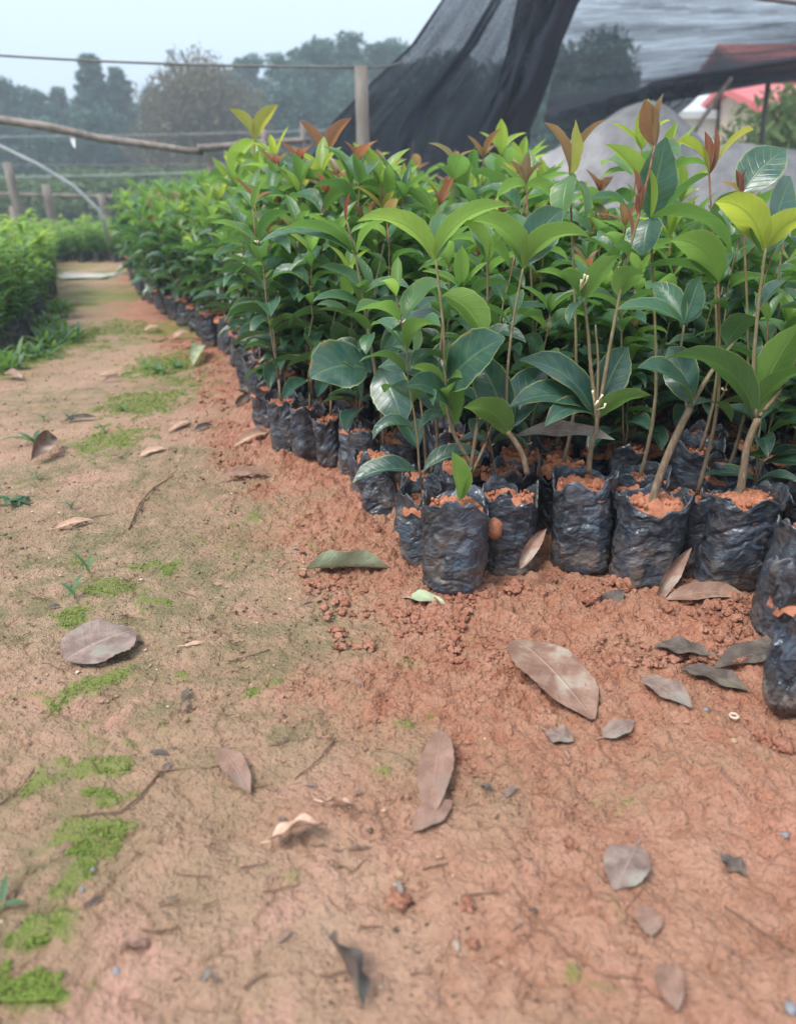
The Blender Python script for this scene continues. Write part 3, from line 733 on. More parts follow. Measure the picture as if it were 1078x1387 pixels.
# third bag
t, x, y, hh, _ = HERO['p3']; Yh = y
stemobj(t, [(pl(Yh, (797, 640), (800, 605), (808, 572), (800, 500), (796, 450), (790, 404)), .0042, .0016, .1, .6),
            (pl(Yh, (808, 574), (822, 490), (838, 405), (852, 340), (872, 262), (887, 196)), .0030, .0013, .3, .98),
            (pl(Yh, (806, 574), (810, 500), (806, 440)), .0022, .0012, .3, .5), (pl(Yh, (848, 350), (862, 300), (864, 262)), .0016, .0012, .8, 1)])
hleaves(t, Yh, [(804, 566, 690, 552, 50, -.03, .7, -.5, .35, .10), (804, 568, 738, 578, 36, -.06, .8, -.5, .35, .08), (802, 560, 704, 488, 62, .01, .6, -.5, .25, .06), (812, 566, 882, 536, 36, -.04, .5, -.7, .4, .34),
   (810, 558, 850, 470, 50, .05, .4, .8, .3, .06), (790, 406, 838, 346, 36, -.01, .3, -.9, .3, .46), (788, 404, 752, 372, 26, -.03, .7, .4, .4, .36), (790, 402, 776, 350, 28, .03, .5, .4, .4, .42), (792, 408, 770, 440, 26, -.02, .6, .3, .4, .3),
   (838, 402, 872, 372, 38, -.03, .8, -.6, .4, .42), (852, 345, 828, 334, 18, -.03, .5, .5, .3, .28),
   (887, 198, 873, 134, 30, -.01, .12, 1.2, .6, .90), (887, 198, 898, 126, 34, .01, .12, -1.1, .6, .86), (864, 264, 858, 228, 12, 0, .1, .8, .9, .98), (864, 290, 872, 250, 14, 0, .1, .8, .9, .96), (856, 330, 848, 276, 9, 0, .1, .6, .9, .97)])
for cl_ in (((806, 548), (812, 540), (818, 552), (803, 535)), ((786, 385), (794, 380), (790, 378))):
    mbf = MB()
    for (a, b) in cl_:
        p = P(a, b, Yh-.012); mbf.tube([P(*cl_[0], Yh-.006)-Vector((0, 0, .008)), p, p+Vector((rng.uniform(-.003, .003), -.003, .006))], .0007, .0018, 6)
    mbf.obj('flower_buds', M['flower'], t)
# fourth bag
t, x, y, hh, _ = HERO['p4']; Yh = y
stemobj(t, [(pl(Yh, (880, 690), (893, 645), (912, 598), (934, 552)), .0062, .0046, .05, .3), (pl(Yh, (934, 552), (962, 505, .03), (1000, 455, .05), (1052, 388, .08)), .0034, .0018, .3, .7),
            (pl(Yh, (932, 556), (920, 500, .04), (926, 440, .05)), .0028, .0015, .3, .6), (pl(Yh, (1052, 388, .08), (1060, 330, .08)), .0018, .0012, .6, .9)])
hleaves(t, Yh, [(936, 552, 864, 498, 50, -.04, .55, -.6, .35, .12), (938, 550, 990, 572, 30, .05, .6, 0, .3, .1), (932, 545, 905, 470, 50, .06, .4, -.9, .3, .08),
   (926, 440, 834, 420, 34, .0, .5, -.5, .35, .34), (925, 438, 882, 384, 34, .05, .4, -.8, .35, .30), (926, 438, 948, 376, 42, .03, .2, 1.1, .2, .24), (927, 442, 985, 420, 28, .08, .6, -.3, .3, .2)])
# fifth bag
t, x, y, hh, _ = HERO['p5']; Yh = y
stemobj(t, [(pl(Yh, (998, 690), (1006, 640), (1012, 602), (1026, 566)), .0058, .0048, .05, .3), (pl(Yh, (1024, 568), (1020, 500), (1026, 420), (1036, 336)), .0032, .0018, .3, .7),
            (pl(Yh, (1028, 564), (1050, 520, .02), (1082, 450, .03), (1100, 360, .03)), .0030, .0016, .3, .7), (pl(Yh, (1034, 556), (1062, 520), (1080, 480)), .003, .002, .3, .5)])
hleaves(t, Yh, [(1021, 564, 898, 487, 50, -.05, .65, .6, .5, .22), (1028, 560, 1092, 434, 52, -.03, .3, -.8, .3, .40), (1026, 556, 1100, 500, 40, -.04, .6, -.5, .3, .30),
   (1034, 338, 968, 274, 44, -.04, .6, .75, .35, .70), (1036, 338, 1098, 292, 40, -.03, .6, -.8, .4, .71), (1030, 345, 985, 298, 34, .02, .3, .2, .3, .22), (1038, 340, 1070, 240, 56, .08, .3, 1.0, .3, .15),
   (1024, 430, 985, 470, 44, .04, .6, .3, .3, .08), (1026, 420, 1085, 380, 40, .04, .6, -.3, .3, .1)])
# seventh
t, x, y, hh, _ = HERO['p7']; Yh = y
stemobj(t, [(pl(Yh, (584, 640), (592, 600), (590, 540), (598, 460), (600, 420)), .0030, .0016, .1, .5), (pl(Yh, (578, 640), (572, 560), (560, 480)), .0026, .0014, .1, .5)])
hleaves(t, Yh, [(590, 520, 620, 460, 44, .05, .4, .2, .3, .08), (572, 520, 600, 566, 50, -.05, .5, .3, .3, .06), (566, 500, 525, 470, 40, .03, .5, .2, .3, .1), (600, 425, 640, 380, 36, .03, .5, -.4, .3, .3), (600, 425, 560, 380, 36, .03, .5, .4, .3, .34), (560, 482, 548, 420, 34, .0, .3, .4, .3, .15)])
# eighth: the left group
t, x, y, hh, _ = HERO['p8']; Yh = y
stemobj(t, [(pl(Yh, (518, 610), (517, 560), (506, 490), (494, 420), (482, 350), (470, 300)), .0042, .0015, .1, .8), (pl(Yh, (506, 490), (498, 430, .02), (512, 370, .03), (520, 330, .03)), .0024, .0012, .3, .6)])
hleaves(t, Yh, [(498, 500, 420, 512, 78, -.05, .45, -.8, .2, .07), (502, 505, 440, 470, 50, .03, .5, -.5, .25, .06), (512, 500, 545, 580, 58, -.07, .5, .9, .25, .05), (520, 496, 592, 402, 46, -.03, .35, 1.0, .25, .05),
   (495, 424, 424, 408, 30, -.02, .6, -.35, .4, .30), (497, 424, 556, 418, 30, -.03, .6, .3, .4, .30), (492, 398, 432, 362, 30, .0, .5, -.4, .4, .34), (494, 398, 556, 392, 30, -.02, .6, .3, .4, .34),
   (478, 345, 352, 330, 44, .0, .6, -.3, .35, .28), (480, 342, 380, 312, 26, -.02, .6, .5, .4, .38), (480, 348, 440, 300, 30, .03, .5, .4, .4, .48), (484, 345, 520, 300, 32, .02, .5, -.5, .4, .5),
   (470, 300, 474, 260, 10, 0, .1, .6, .9, .97), (500, 452, 470, 425, 20, -.02, .5, .4, .3, .35), (502, 452, 496, 480, 22, -.04, .6, .3, .3, .34)])
# extra tall shoots rising from the middle of the bed
def shoot_plant(px, ptop, Y, tint, lab, leaves, bot=520):
    b = P(px, bot, Y); x, y = b.x, Y
    if not far_enough(x, y, .07): y += .03
    placed.append((x, y))
    t = place_seedling(x, y, lab, 'tall seedlings among the bed', hero=1)
    Yh = y
    top = P(px, ptop, Yh)
    stemobj(t, [([Vector((x, y, .11)), Vector((x+.01, y, .25)), top], .0034, .0014, .1, .95)])
    hleaves(t, Yh, [(px, ptop, px+dx, ptop+dy, w, dd, ar, ro, fo_, tn) for (dx, dy, w, dd, ar, ro, fo_, tn) in leaves])
shoot_plant(771, 238, 1.18, .8, 'seedling with three broad olive bronze leaves opened at its top', [(-34, -72, 24, .02, .4, .8, .5, .88), (8, -76, 40, -.02, .1, -1.3, .3, .80), (48, -76, 22, .02, .4, -.8, .5, .87), (-10, 60, 40, -.03, .6, .5, .3, .5), (20, 60, 40, -.03, .6, -.5, .3, .45)])
shoot_plant(712, 250, 1.5, .8, 'seedling with four slim orange young leaves at its top', [(-22, -32, 12, 0, .3, .8, .5, .86), (4, -44, 16, 0, .1, -1.2, .3, .87), (24, -30, 10, 0, .4, -.8, .5, .86), (-40, 20, 30, 0, .5, .5, .3, .5), (40, 20, 30, 0, .5, -.5, .3, .5)])
shoot_plant(345, 190, 2.2, .8, 'seedling standing tallest on the left with two olive leaves spread wide', [(-34, -42, 20, 0, .4, .8, .5, .80), (32, -48, 22, 0, .3, -.8, .5, .80), (-30, 50, 30, 0, .5, .5, .3, .62), (20, 70, 30, 0, .5, .4, .3, .60)])
shoot_plant(440, 218, 2.0, .8, 'seedling with two red wing-like leaves over a cluster of cream buds', [(-34, -54, 20, 0, .3, .8, .5, .92), (36, -58, 22, 0, .4, -.8, .5, .91), (-30, 40, 32, 0, .5, .5, .3, .78), (40, 60, 32, 0, .6, -.5, .3, .62), (-6, 60, 40, 0, .4, .2, .3, .6)])
shoot_plant(960, 236, 1.25, .8, 'seedling with a closed dark red bud pair on a thin stem', [(-6, -58, 16, 0, .2, .9, .7, .97), (8, -66, 16, 0, .1, -.9, .7, .95), (-80, 100, 44, 0, .5, .4, .3, .3), (-44, -44, 30, .06, .5, .7, .4, .72), (60, -60, 34, .08, .3, -.7, .4, .80)])
shoot_plant(1004, 262, 1.15, .8, 'seedling with two small pointed crimson buds near the right edge', [(-8, -32, 11, 0, .1, .8, .7, .98), (6, -34, 12, 0, .1, -.6, .7, .96), (-50, 60, 44, 0, .5, .5, .3, .25), (60, -60, 56, .02, .3, .7, .2, .12)])
shoot_plant(880, 296, 1.10, .3, 'seedling with one large upright pale green leaf behind the bronze shoot', [(22, -110, 64, .01, .1, 1.35, .12, .20), (-60, -100, 40, .03, .5, .7, .4, .62), (-10, 50, 50, -.02, .4, .3, .3, .12), (110, 50, 44, -.04, .7, -.4, .4, .42)])
shoot_plant(972, 384, 1.02, .3, 'seedling behind the fifth bag with a wide arching lime leaf', [(-64, -58, 46, -.03, .65, .75, .35, .48), (-100, -20, 34, .05, .5, .4, .3, .3), (40, -50, 36, .03, .5, -.5, .3, .3), (-50, 60, 40, .02, .4, .4, .3, .1)], bot=560)

# remaining edge row
ords = ['first', 'second', 'third', 'fourth']
for i, (a, b) in enumerate(EROW):
    sc_ = .92 if i < 6 else .98
    x, y = bagpos(a, b, .034)
    if not far_enough(x, y, .05): continue
    placed.append((x, y))
    if i < 6:
        lab = ['tall grey bag left of the torn bag, its soil hidden by a leaf', 'bag ringed with close horizontal creases at the bend of the row', 'dark bag with a white scuff beside the creased bag', 'leftmost tall bag of the bend, with deep blue folds', 'short dark bag just behind the bend of the row', 'dark bag with a ragged top behind the bend'][i]
    else: lab = 'black bagged seedling in the blurred edge row running back along the path'
    place_seedling(x, y, lab, 'seedlings along the path edge', sc=rng.uniform(.8, 1.0), sc_bag=sc_, var=None)
# extra bag lying at the right edge
x, y = bagpos(1088, 985, .03)
t = empty('fallen_bag', (x, y, gh1(x, y)+.035)); tag(t, 'blue black bag slumped on its side at the right edge of the photo', 'soil bag')
b = link('bag', bag_mesh(77, R0=.050, Hh=.17, squash=.75, nu=110, nv=90, amp=1.9, crush=.25), t); b.rotation_euler = (R(-14), R(6), R(20)); b.location = (0, 0, -.03)
s = link('soil', soil_mesh(78, .045, .12), b)
placed.append((x, y))

# interior grid
cand = []
yy = 1.07
row = 0
while yy < 6.9:
    e = float(edge(yy)); x0 = e+.055+(row % 2)*.045
    if yy < 1.25: x0 = max(x0, .02)
    xx = x0
    while xx < min(e+1.22, .56*yy+.22):
        cand.append((xx+rng.uniform(-.014, .014), yy+rng.uniform(-.014, .014), xx-e)); xx += .092
    yy += .088; row += 1
# nearer bags beyond the right edge
for (a, b) in ((.58, .93), (.60, 1.02), (.53, .86)): cand.append((a, b, .1))
cand = [c for c in cand if far_enough(c[0], c[1], .074)]
cand.sort(key=lambda c: c[1]+max(0, c[2]-.3)*.55)
NI = max(0, 292-len(placed))
for (x, y, d_) in cand[:NI]:
    lab = 'seedling in a black bag inside the dense bed, among its nearest rows' if y < 1.8 else 'seedling in a black bag inside the dense bed, in its blurred back rows'
    placed.append((x, y))
    place_seedling(x, y, lab, 'seedlings packed in the bed', sc=(rng.uniform(.90, 1.16) if 1.6 < y < 3.4 and d_ < .75 else rng.uniform(.78, .98) if y > 1.3 else rng.uniform(.70, .92)), sc_bag=.95)
rest = cand[NI:]
print('individual', len(placed), 'rest', len(rest))
# the far remainder as one mass
lowv = []
for i in range(6):
    st, fo, sh, fl = seedling_parts(300+i, True, H=.43, rich=.9)
    vs = []; fs = []; ts = []; ls = []; ms = []; o_ = 0
    for mi, q in [(0, fo)]+[(1, k_) for k_ in sh]+[(2, st)]:
        vs += q.v; ts += q.t; ls += q.a; fs += [tuple(i_+o_ for i_ in f_) for f_ in q.f]; ms += [1 if mi == 2 else 0]*len(q.f); o_ += len(q.v)
    lowv.append((np.array(vs), np.array(fs), np.array(ts), np.array(ls), np.array(ms)))
Vs, Fs, Ts, Ls, Ms, o_ = [], [], [], [], [], 0
for (x, y, d_) in rest:
    v, f, t_, l_, m_ = rng.choice(lowv); a = rng.uniform(0, 6.28); s_ = rng.uniform(.88, 1.08)
    w = v*s_; q = np.stack([w[:, 0]*math.cos(a)-w[:, 1]*math.sin(a)+x, w[:, 0]*math.sin(a)+w[:, 1]*math.cos(a)+y, w[:, 2]-.01], -1)
    Vs.append(q); Fs.append(f+o_); Ts.append(t_); Ls.append(l_); Ms.append(m_); o_ += len(v)
me = mesh_np('far_seedlings', np.concatenate(Vs), np.concatenate(Fs), M['leaf'], {'lf': np.concatenate(Ls), 'tint': np.concatenate(Ts)})
me.materials.append(M['stem']); me.polygons.foreach_set('material_index', np.concatenate(Ms).astype(np.int32))
tag(link('seedling_mass', me), 'mass of further green seedlings filling the back of the large bed', 'seedlings', kind='stuff')

# ------------------------------------------------------------------ left bed of small light seedlings
def small_parts(seed):
    r = random.Random(seed); global rng; keep = rng; rng = r
    st = MB(); fo = MB()
    for b in range(r.choice((2, 3, 3))):
        a = r.uniform(0, 6.28); sp = r.uniform(.02, .09); hh = r.uniform(.16, .30)
        p0 = Vector((0, 0, .08)); p1 = Vector((math.cos(a)*sp, math.sin(a)*sp, .09+hh)); st.tube([p0, p0.lerp(p1, .5)+Vector((0, 0, .01)), p1], .0022, .001, 4, t=.3, t1=.6)
        k = .0; az = r.uniform(0, 6)
        while k <= 1.0:
            p = p0.lerp(p1, k)
            for q in range(3 if k < .9 else 5):
                L = r.uniform(.05, .095); leaf(fo, p, az+q*2.1+r.uniform(-.3, .3), r.uniform(.2, 1.0)+.3*k, r.uniform(-.8, .4), L, L*.30, .3, 0, .30+.32*k+r.uniform(-.06, .08), 5, 1)
            az += 1.0; k += .085
    rng = keep
    return st.mesh('stem', M['stem']), fo.mesh('foliage', M['leaf_small'])
SV = [small_parts(400+i) for i in range(6)]
sbag = [bag_mesh(500+i, R0=.036, Hh=.095, nu=28, nv=20, amp=.8) for i in range(3)]
ssoil = soil_mesh(90, .034, .086, nu=20, nr_=8)
def small(x, y, lab, grp, s_=1.0):
    t = empty('small_seedling', (x, y, gh1(x, y)-.002)); tag(t, lab, 'seedling', grp)
    b = link('bag', rng.choice(sbag), t); link('soil', ssoil, b)
    a = rng.uniform(0, 6.28); v = rng.choice(SV)
    for nm, me in zip(('stem', 'foliage'), v):
        o = link(nm, me, t); o.rotation_euler = (rng.uniform(-.08, .08), rng.uniform(-.08, .08), a); o.scale = (s_,)*3
yy = 2.75; cnt = 0
while yy < 8.2:
    xx = float(ledge(yy))-.06+rng.uniform(-.05, .05)
    while xx > max(-.54*yy-.12, float(ledge(yy))-.85):
        small(xx+rng.uniform(-.02, .02), yy+rng.uniform(-.02, .02), 'light green bushy seedling in the bed along the left side of the path', 'seedlings in the left bed', rng.uniform(.72, 1.22)*(1 if yy < 5 else .85)); cnt += 1
        xx -= .125
    yy += .125
yy = 7.8
while yy < 9.3:
    xx = -3.9
    while xx < -2.25:
        small(xx+rng.uniform(-.03, .03), yy+rng.uniform(-.03, .03), 'pale green seedling in the far strip closing off the end of the path', 'seedlings across the path end', rng.uniform(.85, 1.05)); cnt += 1
        xx += .17
    yy += .17
print('small', cnt)

# ------------------------------------------------------------------ litter on the path
def litter(px, py, qx, qy, w, mat, label, arch=.25, roll=0, fold=.15, lift=.004, tipz=.004, wave=.12, cat='dead leaf', name='dead_leaf', Y=None, shape=.9, group='leaves fallen on the path', serr=.02, blunt=.78):
    """base px,py and tip qx,qy on the ground, w px width"""
    a = G(px, py); b = G(qx, qy); a.z = gh1(a.x, a.y)+lift; b.z = gh1(b.x, b.y)+tipz
    sc_ = ((a+b)/2-Vector((0, 0, HC))).length/F*w
    mb = MB(); d_ = b-a
    leafpt(mb, a, b, sc_*1.05, arch, roll, fold, .3, 22, 5, serr=serr, wave=wave, shape=shape, blunt=blunt)
    e = (b-a).normalized(); mb.tube([a-e*.008+Vector((0, 0, .001)), a], .0007, .0007, 4, cap=False)
    loc = (a+b)/2
    return tag(mb.obj(name, M[mat], local=loc, loc=loc), label, cat, group)
litter(92, 905, 184, 866, 84, 'd_grey', 'oval grey brown leaf with a dark cross band lying on mossy soil', .20, .1, .08, .008, .010, .05, blunt=.5)
litter(700, 882, 802, 982, 88, 'd_brown', 'largest tan leaf with a pale centre lying on the red crumbs', .20, -.1, .10, .014, .010, .05, blunt=.62)
litter(416, 786, 530, 784, 62, 'd_green', 'olive grey curled leaf like a boat in front of the corner bag', .1, -.75, .5, .014, .016)
bp = HERO['p2']; p = P(668, 716, bp[2]-.040); v0, f0 = I2; Vv = v0*(1+.35*fbm(v0[:, 0]*2, v0[:, 1]*2+v0[:, 2]*2, 3, 8)[:, None])*np.array([.014, .010, .017])+np.array(p-bp[0].location)
link('soil_bulge', mesh_np('soil_bulge', Vv, f0, M['red_soil']), bp[0])
litter(540, 812, 606, 824, 24, 'd_green', 'small dull green leaf beside the corner bag', .3, .1, .3, .006, .004)
litter(870, 925, 934, 972, 36, 'd_grey', 'slate grey leaf scrap right of the large tan leaf', .2, .1, .15, .008, .006)
litter(958, 896, 884, 880, 36, 'd_dark', 'ragged dark leaf under the right bags', .2, 0, .2, .008, .008, .14)
litter(1010, 945, 920, 905, 34, 'd_dark', 'dark brown leaf lying below the ragged one', .2, 0, .2, .006, .006, .14)
litter(1075, 885, 965, 912, 40, 'd_dark', 'dark wet leaf at the foot of the slumped bag', .2, 0, .2, .008, .008, .14)
litter(740, 990, 776, 1006, 34, 'd_grey', 'dull brown leaf half buried below the large tan leaf', .1, 0, .1, .003, .003)
litter(816, 1000, 858, 985, 28, 'd_grey', 'small grey leaf scrap pressed flat in the crumbs', .1, 0, .1, .004, .004)
litter(598, 1000, 580, 1125, 44, 'd_purple', 'mauve leaf pointing upward, half pressed in the mud', .15, .1, .2, .006, .004)
litter(560, 1135, 612, 1095, 34, 'd_purple', 'mauve leaf end crossing the half pressed one', .15, 0, .2, .005, .004)
litter(368, 1160, 444, 1140, 36, 'd_pink', 'curled pale brown leaf with a torn end in the foreground', .5, -.5, .5, .010, .012, .2)
litter(438, 1102, 486, 1110, 22, 'd_pink', 'small pale leaf standing on its edge in the foreground', .4, -.7, .4, .008, .006, .2)
litter(300, 1022, 340, 1085, 30, 'd_purple', 'mauve leaf stuck on the foreground mud', .15, 0, .2, .004, .005, .15)
litter(448, 1300, 492, 1388, 52, 'd_dark', 'dark folded leaf standing up at the bottom edge', .5, -1.0, .6, .016, .010, .2)
litter(896, 1320, 914, 1385, 34, 'd_purple', 'wet dark leaf curled at the bottom right', .4, .3, .5, .008, .006, .2)
#litter(330, 1330, 345, 1200, 48, 'd_pink', 'pink leaf flattened into the soil at the lower middle', .05, 0, .08, .003, .003, .06)
litter(862, 1150, 830, 1215, 52, 'd_grey', 'grey green leaf skeleton pressed into the lower right soil', .12, 0, .15, .004, .004, .15)
litter(880, 1275, 872, 1235, 30, 'd_purple', 'reddish leaf pressed into the lower right soil', .15, 0, .2, .004, .004, .15)
litter(975, 1165, 1010, 1190, 22, 'd_dark', 'torn dark leaf piece near the right edge', .2, 0, .2, .004, .004, .3)
litter(45, 632, 80, 604, 28, 'd_brown', 'curled brown leaf standing like a cone by the left weeds', .3, .8, .7, .014, .016, .1)
litter(228, 588, 258, 572, 14, 'd_pink', 'small pinkish leaf in the middle of the path', .3, .3, .3, .006, .004)
litter(318, 608, 368, 592, 17, 'd_pink', 'rolled tan leaf by the edge row of bags', .3, .4, .6, .007, .007)
litter(190, 620, 226, 612, 12, 'd_pink', 'thin tan leaf sliver left of the rolled one', .3, .3, .3, .004, .004)
litter(298, 655, 368, 650, 14, 'd_purple', 'wavy reddish leaf on the path left of the bend', .4, .5, .4, .008, .010, .3)
litter(318, 556, 346, 542, 10, 'd_dark', 'thin dark leaf close to the bags', .3, .6, .4, .006, .008)
litter(264, 586, 290, 578, 9, 'd_dark', 'tiny dark leaf right of the small pinkish one', .3, .6, .4, .005, .006)
litter(76, 724, 128, 712, 10, 'd_pink', 'narrow pale leaf at the left of the path', .3, .4, .4, .005, .005)
litter(88, 575, 132, 569, 9, 'd_dark', 'dark narrow leaf beside the left sprig', .3, .5, .4, .006, .006)
litter(136, 510, 160, 506, 8, 'd_pink', 'pale leaf near the upper moss', .3, .3, .4, .006, .006)
litter(140, 520, 170, 515, 7, 'd_brown', 'brown leaf lying just below the pale one', .3, .4, .4, .005, .006)
litter(235, 462, 262, 457, 10, 'd_pink', 'pale leaf against the blurred edge bags', .5, .3, .4, .01, .010)
litter(196, 452, 220, 449, 8, 'd_pink', 'small pale leaf near the far bags', .4, .3, .4, .01, .01)
litter(262, 500, 278, 480, 16, 'd_green', 'pale green fallen leaf beside the moss clump', .5, .3, .3, .014, .014)
litter(322, 534, 345, 545, 10, 'd_dark', 'dark green dull leaf beside the far bags', .3, .3, .4, .007, .007)
litter(4, 512, 32, 516, 12, 'd_brown', 'brown leaf at the left edge beside the grass', .5, .3, .4, .01, .01)
litter(250, 880, 278, 875, 9, 'd_pink', 'tiny pinkish flake on the mossy ground', .1, 0, .1, .003, .003)
litter(155, 380, 185, 378, 9, 'd_grey', 'grey leaf far up the path', .4, .3, .4, .012, .012)
litter(84, 416, 112, 413, 10, 'd_grey', 'bluish grey flat scrap across the far path', .3, .1, .1, .008, .01)
# leaves caught between bags
def upleaf(a, b, Ya, Yb, w, mat, label, arch=.3, roll=.6, fold=.35):
    a = P(a[0], a[1], Ya); b = P(b[0], b[1], Yb); mb = MB(); leafpt(mb, a, b, w, arch, roll, fold, .3, 20, 4, wave=.12, serr=.02); loc = (a+b)/2
    return tag(mb.obj('dead_leaf', M[mat], local=loc, loc=loc), label, 'dead leaf', 'leaves caught among the bags')
upleaf((888, 818), (936, 742), .935, .96, .024, 'd_brown', 'long brown leaf propped upright between two bags', .3, 1.1, .5)
upleaf((902, 812), (1010, 806), .93, .93, .030, 'd_brown', 'broad reddish brown leaf lying along the foot of the bags', .3, .5, .4)
upleaf((704, 770), (740, 716), .955, .98, .022, 'd_brown', 'crinkled brown leaf wedged beside the torn bag', .3, .9, .6)
upleaf((700, 590), (832, 596), 1.09, 1.06, .036, 'd_grey', 'wide brown dead leaf bridging the bags under the foliage', .3, .4, .3)
upleaf((806, 838), (846, 800), .915, .925, .030, 'd_dark', 'dark torn leaf stuck in the soil in front of the bags', .2, .7, .3)
upleaf((750, 848), (806, 852), .90, .90, .010, 'd_dark', 'thin dark curled leaf lying in the crumbs', .3, .7, .5)
# random small scraps
labs = {'d_brown': 'small brown leaf scrap scattered on the path', 'd_grey': 'small greyish leaf scrap scattered on the path', 'd_dark': 'small dark leaf scrap scattered on the path', 'd_purple': 'small reddish leaf scrap scattered on the path'}
k = 0
while k < 45:
    a = rng.uniform(0, 1060); b = 440+rng.random()**.7*930; p = G(a, b)
    if p.x > edge(p.y)-.03: continue
    an = rng.uniform(0, 6.28); ln_ = rng.uniform(.006, .022)*(1.3 if p.y > 1.5 else 1); q = p+Vector((math.cos(an), math.sin(an), 0))*ln_
    p.z = gh1(p.x, p.y)+.003; q.z = gh1(q.x, q.y)+rng.uniform(.002, .007); mb = MB(); m_ = rng.choice(list(labs))
    leafpt(mb, p, q, ln_*rng.uniform(.25, .55), rng.uniform(0, .6), rng.uniform(-.6, .6), rng.uniform(.1, .5), .3, 8, 2, wave=.3)
    tag(mb.obj('leaf_scrap', M[m_], local=p, loc=p), labs[m_], 'leaf scrap', 'leaf scraps on the path'); k += 1
# twigs
def twig(pts, r_, label, name='twig', mat='twig', group='twigs on the path', cat='twig'):
    Q = []
    for (a, b) in pts:
        p = G(a, b); p.z = gh1(p.x, p.y)+r_*1.2+.0015; Q.append(p)
    Q2 = []
    for i in range(len(Q)-1):
        for k in range(4): Q2.append(Q[i].lerp(Q[i+1], k/4)+Vector((rng.uniform(-1, 1), rng.uniform(-1, 1), rng.uniform(0, 1)))*r_*.5)
    Q2.append(Q[-1]); mb = MB(); mb.tube(Q2, r_, r_*.6, 6, bump=.12); loc = Q[0]
    return tag(mb.obj(name, M[mat], local=loc, loc=loc), label, cat, group)
twig([(176, 722), (190, 686), (208, 664), (236, 648)], .0016, 'bent bare twig lying in the middle of the path')
twig([(692, 1208), (722, 1248), (780, 1308), (820, 1325), (870, 1330)], .0008, 'long curved leaf stalk crossing the lower right soil')
twig([(455, 1010), (430, 1040), (400, 1062)], .0010, 'dark twig right of the mauve leaf')
twig([(220, 1055), (190, 1090), (165, 1110), (100, 1118)], .0012, 'grey root crossing between two moss patches')
twig([(300, 1045), (285, 1048), (240, 1052), (215, 1055)], .0012, 'dark root piece above the moss patches')
twig([(0, 1100), (30, 1078), (62, 1030)], .0009, 'thin twig at the left foreground')
twig([(310, 900), (340, 893), (366, 884)], .0010, 'short brown stick in the middle ground')
twig([(100, 720), (130, 704), (150, 700)], .0009, 'short twig beside the narrow pale leaf')
twig([(450, 1175), (478, 1190), (500, 1170)], .0009, 'crooked stalk near the curled pale leaf')
twig([(980, 1230), (1030, 1262), (1075, 1290)], .0009, 'dark stalk running off the right edge')
twig([(860, 1255), (845, 1240), (870, 1210), (905, 1240)], .0006, 'fine looped stalk beside the leaf skeleton')
twig([(900, 895), (940, 892), (985, 888), (1030, 905)], .0012, 'reddish root fibre over the ragged dark leaf', 'root', group='roots by the slumped bag', cat='root')
twig([(960, 915), (985, 880), (1000, 862), (1015, 840)], .0012, 'reddish root fibre rising toward the right bags', 'root', group='roots by the slumped bag', cat='root')
twig([(905, 900), (950, 905), (985, 900), (1000, 880), (1040, 872)], .0009, 'lowest reddish root fibre, twisted around the others', 'root', group='roots by the slumped bag', cat='root')
k = 0
while k < 75:
    a = rng.uniform(0, 1060); b = 470+rng.random()**.8*900; p = G(a, b)
    if p.x > edge(p.y)-.03: continue
    an = rng.uniform(-.7, .9); L_ = rng.uniform(8, 42)*(b/1000); pts_ = [(a+math.cos(an)*L_*j/3+rng.uniform(-2, 2), b-math.sin(an)*L_*.5*j/3+rng.uniform(-2, 2)) for j in range(4)]
    twig(pts_, rng.uniform(.0004, .0010), 'tiny twig fragment scattered on the path', 'twig_fragment', group='twig fragments on the path'); k += 1
# pebbles, shells, clods
def lump(px, py, r_, mat, label, name, cat, group=None, flat=.7, ring=False):
    p = G(px, py); p.z = gh1(p.x, p.y); v0, f0 = I3
    if ring:
        mb = MB(); c_ = [Vector((math.cos(k*.628)*r_, math.sin(k*.628)*r_, r_*.4)) for k in range(11)]; mb.tube(c_, r_*.35, r_*.35, 6, cap=False); o = mb.obj(name, M[mat], local=(0, 0, 0), loc=p)
    else:
        s_ = nr.rand(3)*17; nz = fbm(v0[:, 0]*1.6+s_[0]+v0[:, 2], v0[:, 1]*1.6+v0[:, 2]*2+s_[1], 3, 2)+(.35*vn(v0[:, 0]*5+s_[0], v0[:, 1]*5+v0[:, 2]*4, 3) if cat == 'clod' else 0)
        V = v0*(1+(.95 if cat == 'clod' else .4)*nz[:, None])*r_*np.array([1, .85, flat]); V[:, 2] += r_*flat*.45
        o = link(name, mesh_np(name, V, f0, M['ground'] if cat == 'clod' else M[mat], {'loose': np.ones(len(V))}), None, p); o.rotation_euler = (0, 0, rng.uniform(0, 6))
    return tag(o, label, cat, group)
lump(993, 972, .0042, 'shell', 'tiny white ring-shaped shell on the red soil', 'shell', 'shell', ring=True)
lump(954, 970, .0030, 'pebblegrey', 'round blue grey pebble left of the white ring', 'pebble', 'pebble', flat=.9)
lump(992, 1012, .0036, 'pebble', 'yellow pebble below the white ring', 'pebble', 'pebble')
lump(773, 1080, .0036, 'shell', 'white grit speck in the lower right soil', 'pebble', 'pebble')
lump(541, 1193, .0040, 'pebble', 'yellowish pebble in the lower middle foreground', 'pebble', 'pebble')
lump(712, 1048, .0026, 'pebblegrey', 'small grey pebble below the large tan leaf', 'pebble', 'pebble')
lump(1062, 1132, .0034, 'pebblegrey', 'grey pebble at the right edge of the soil', 'pebble', 'pebble')
lump(1070, 1370, .0050, 'pebblegrey', 'blue grey pebble in the bottom right corner', 'pebble', 'pebble')
lump(128, 1190, .0026, 'pebblegrey', 'blue grey stone touching the lower moss patch', 'pebble', 'pebble')
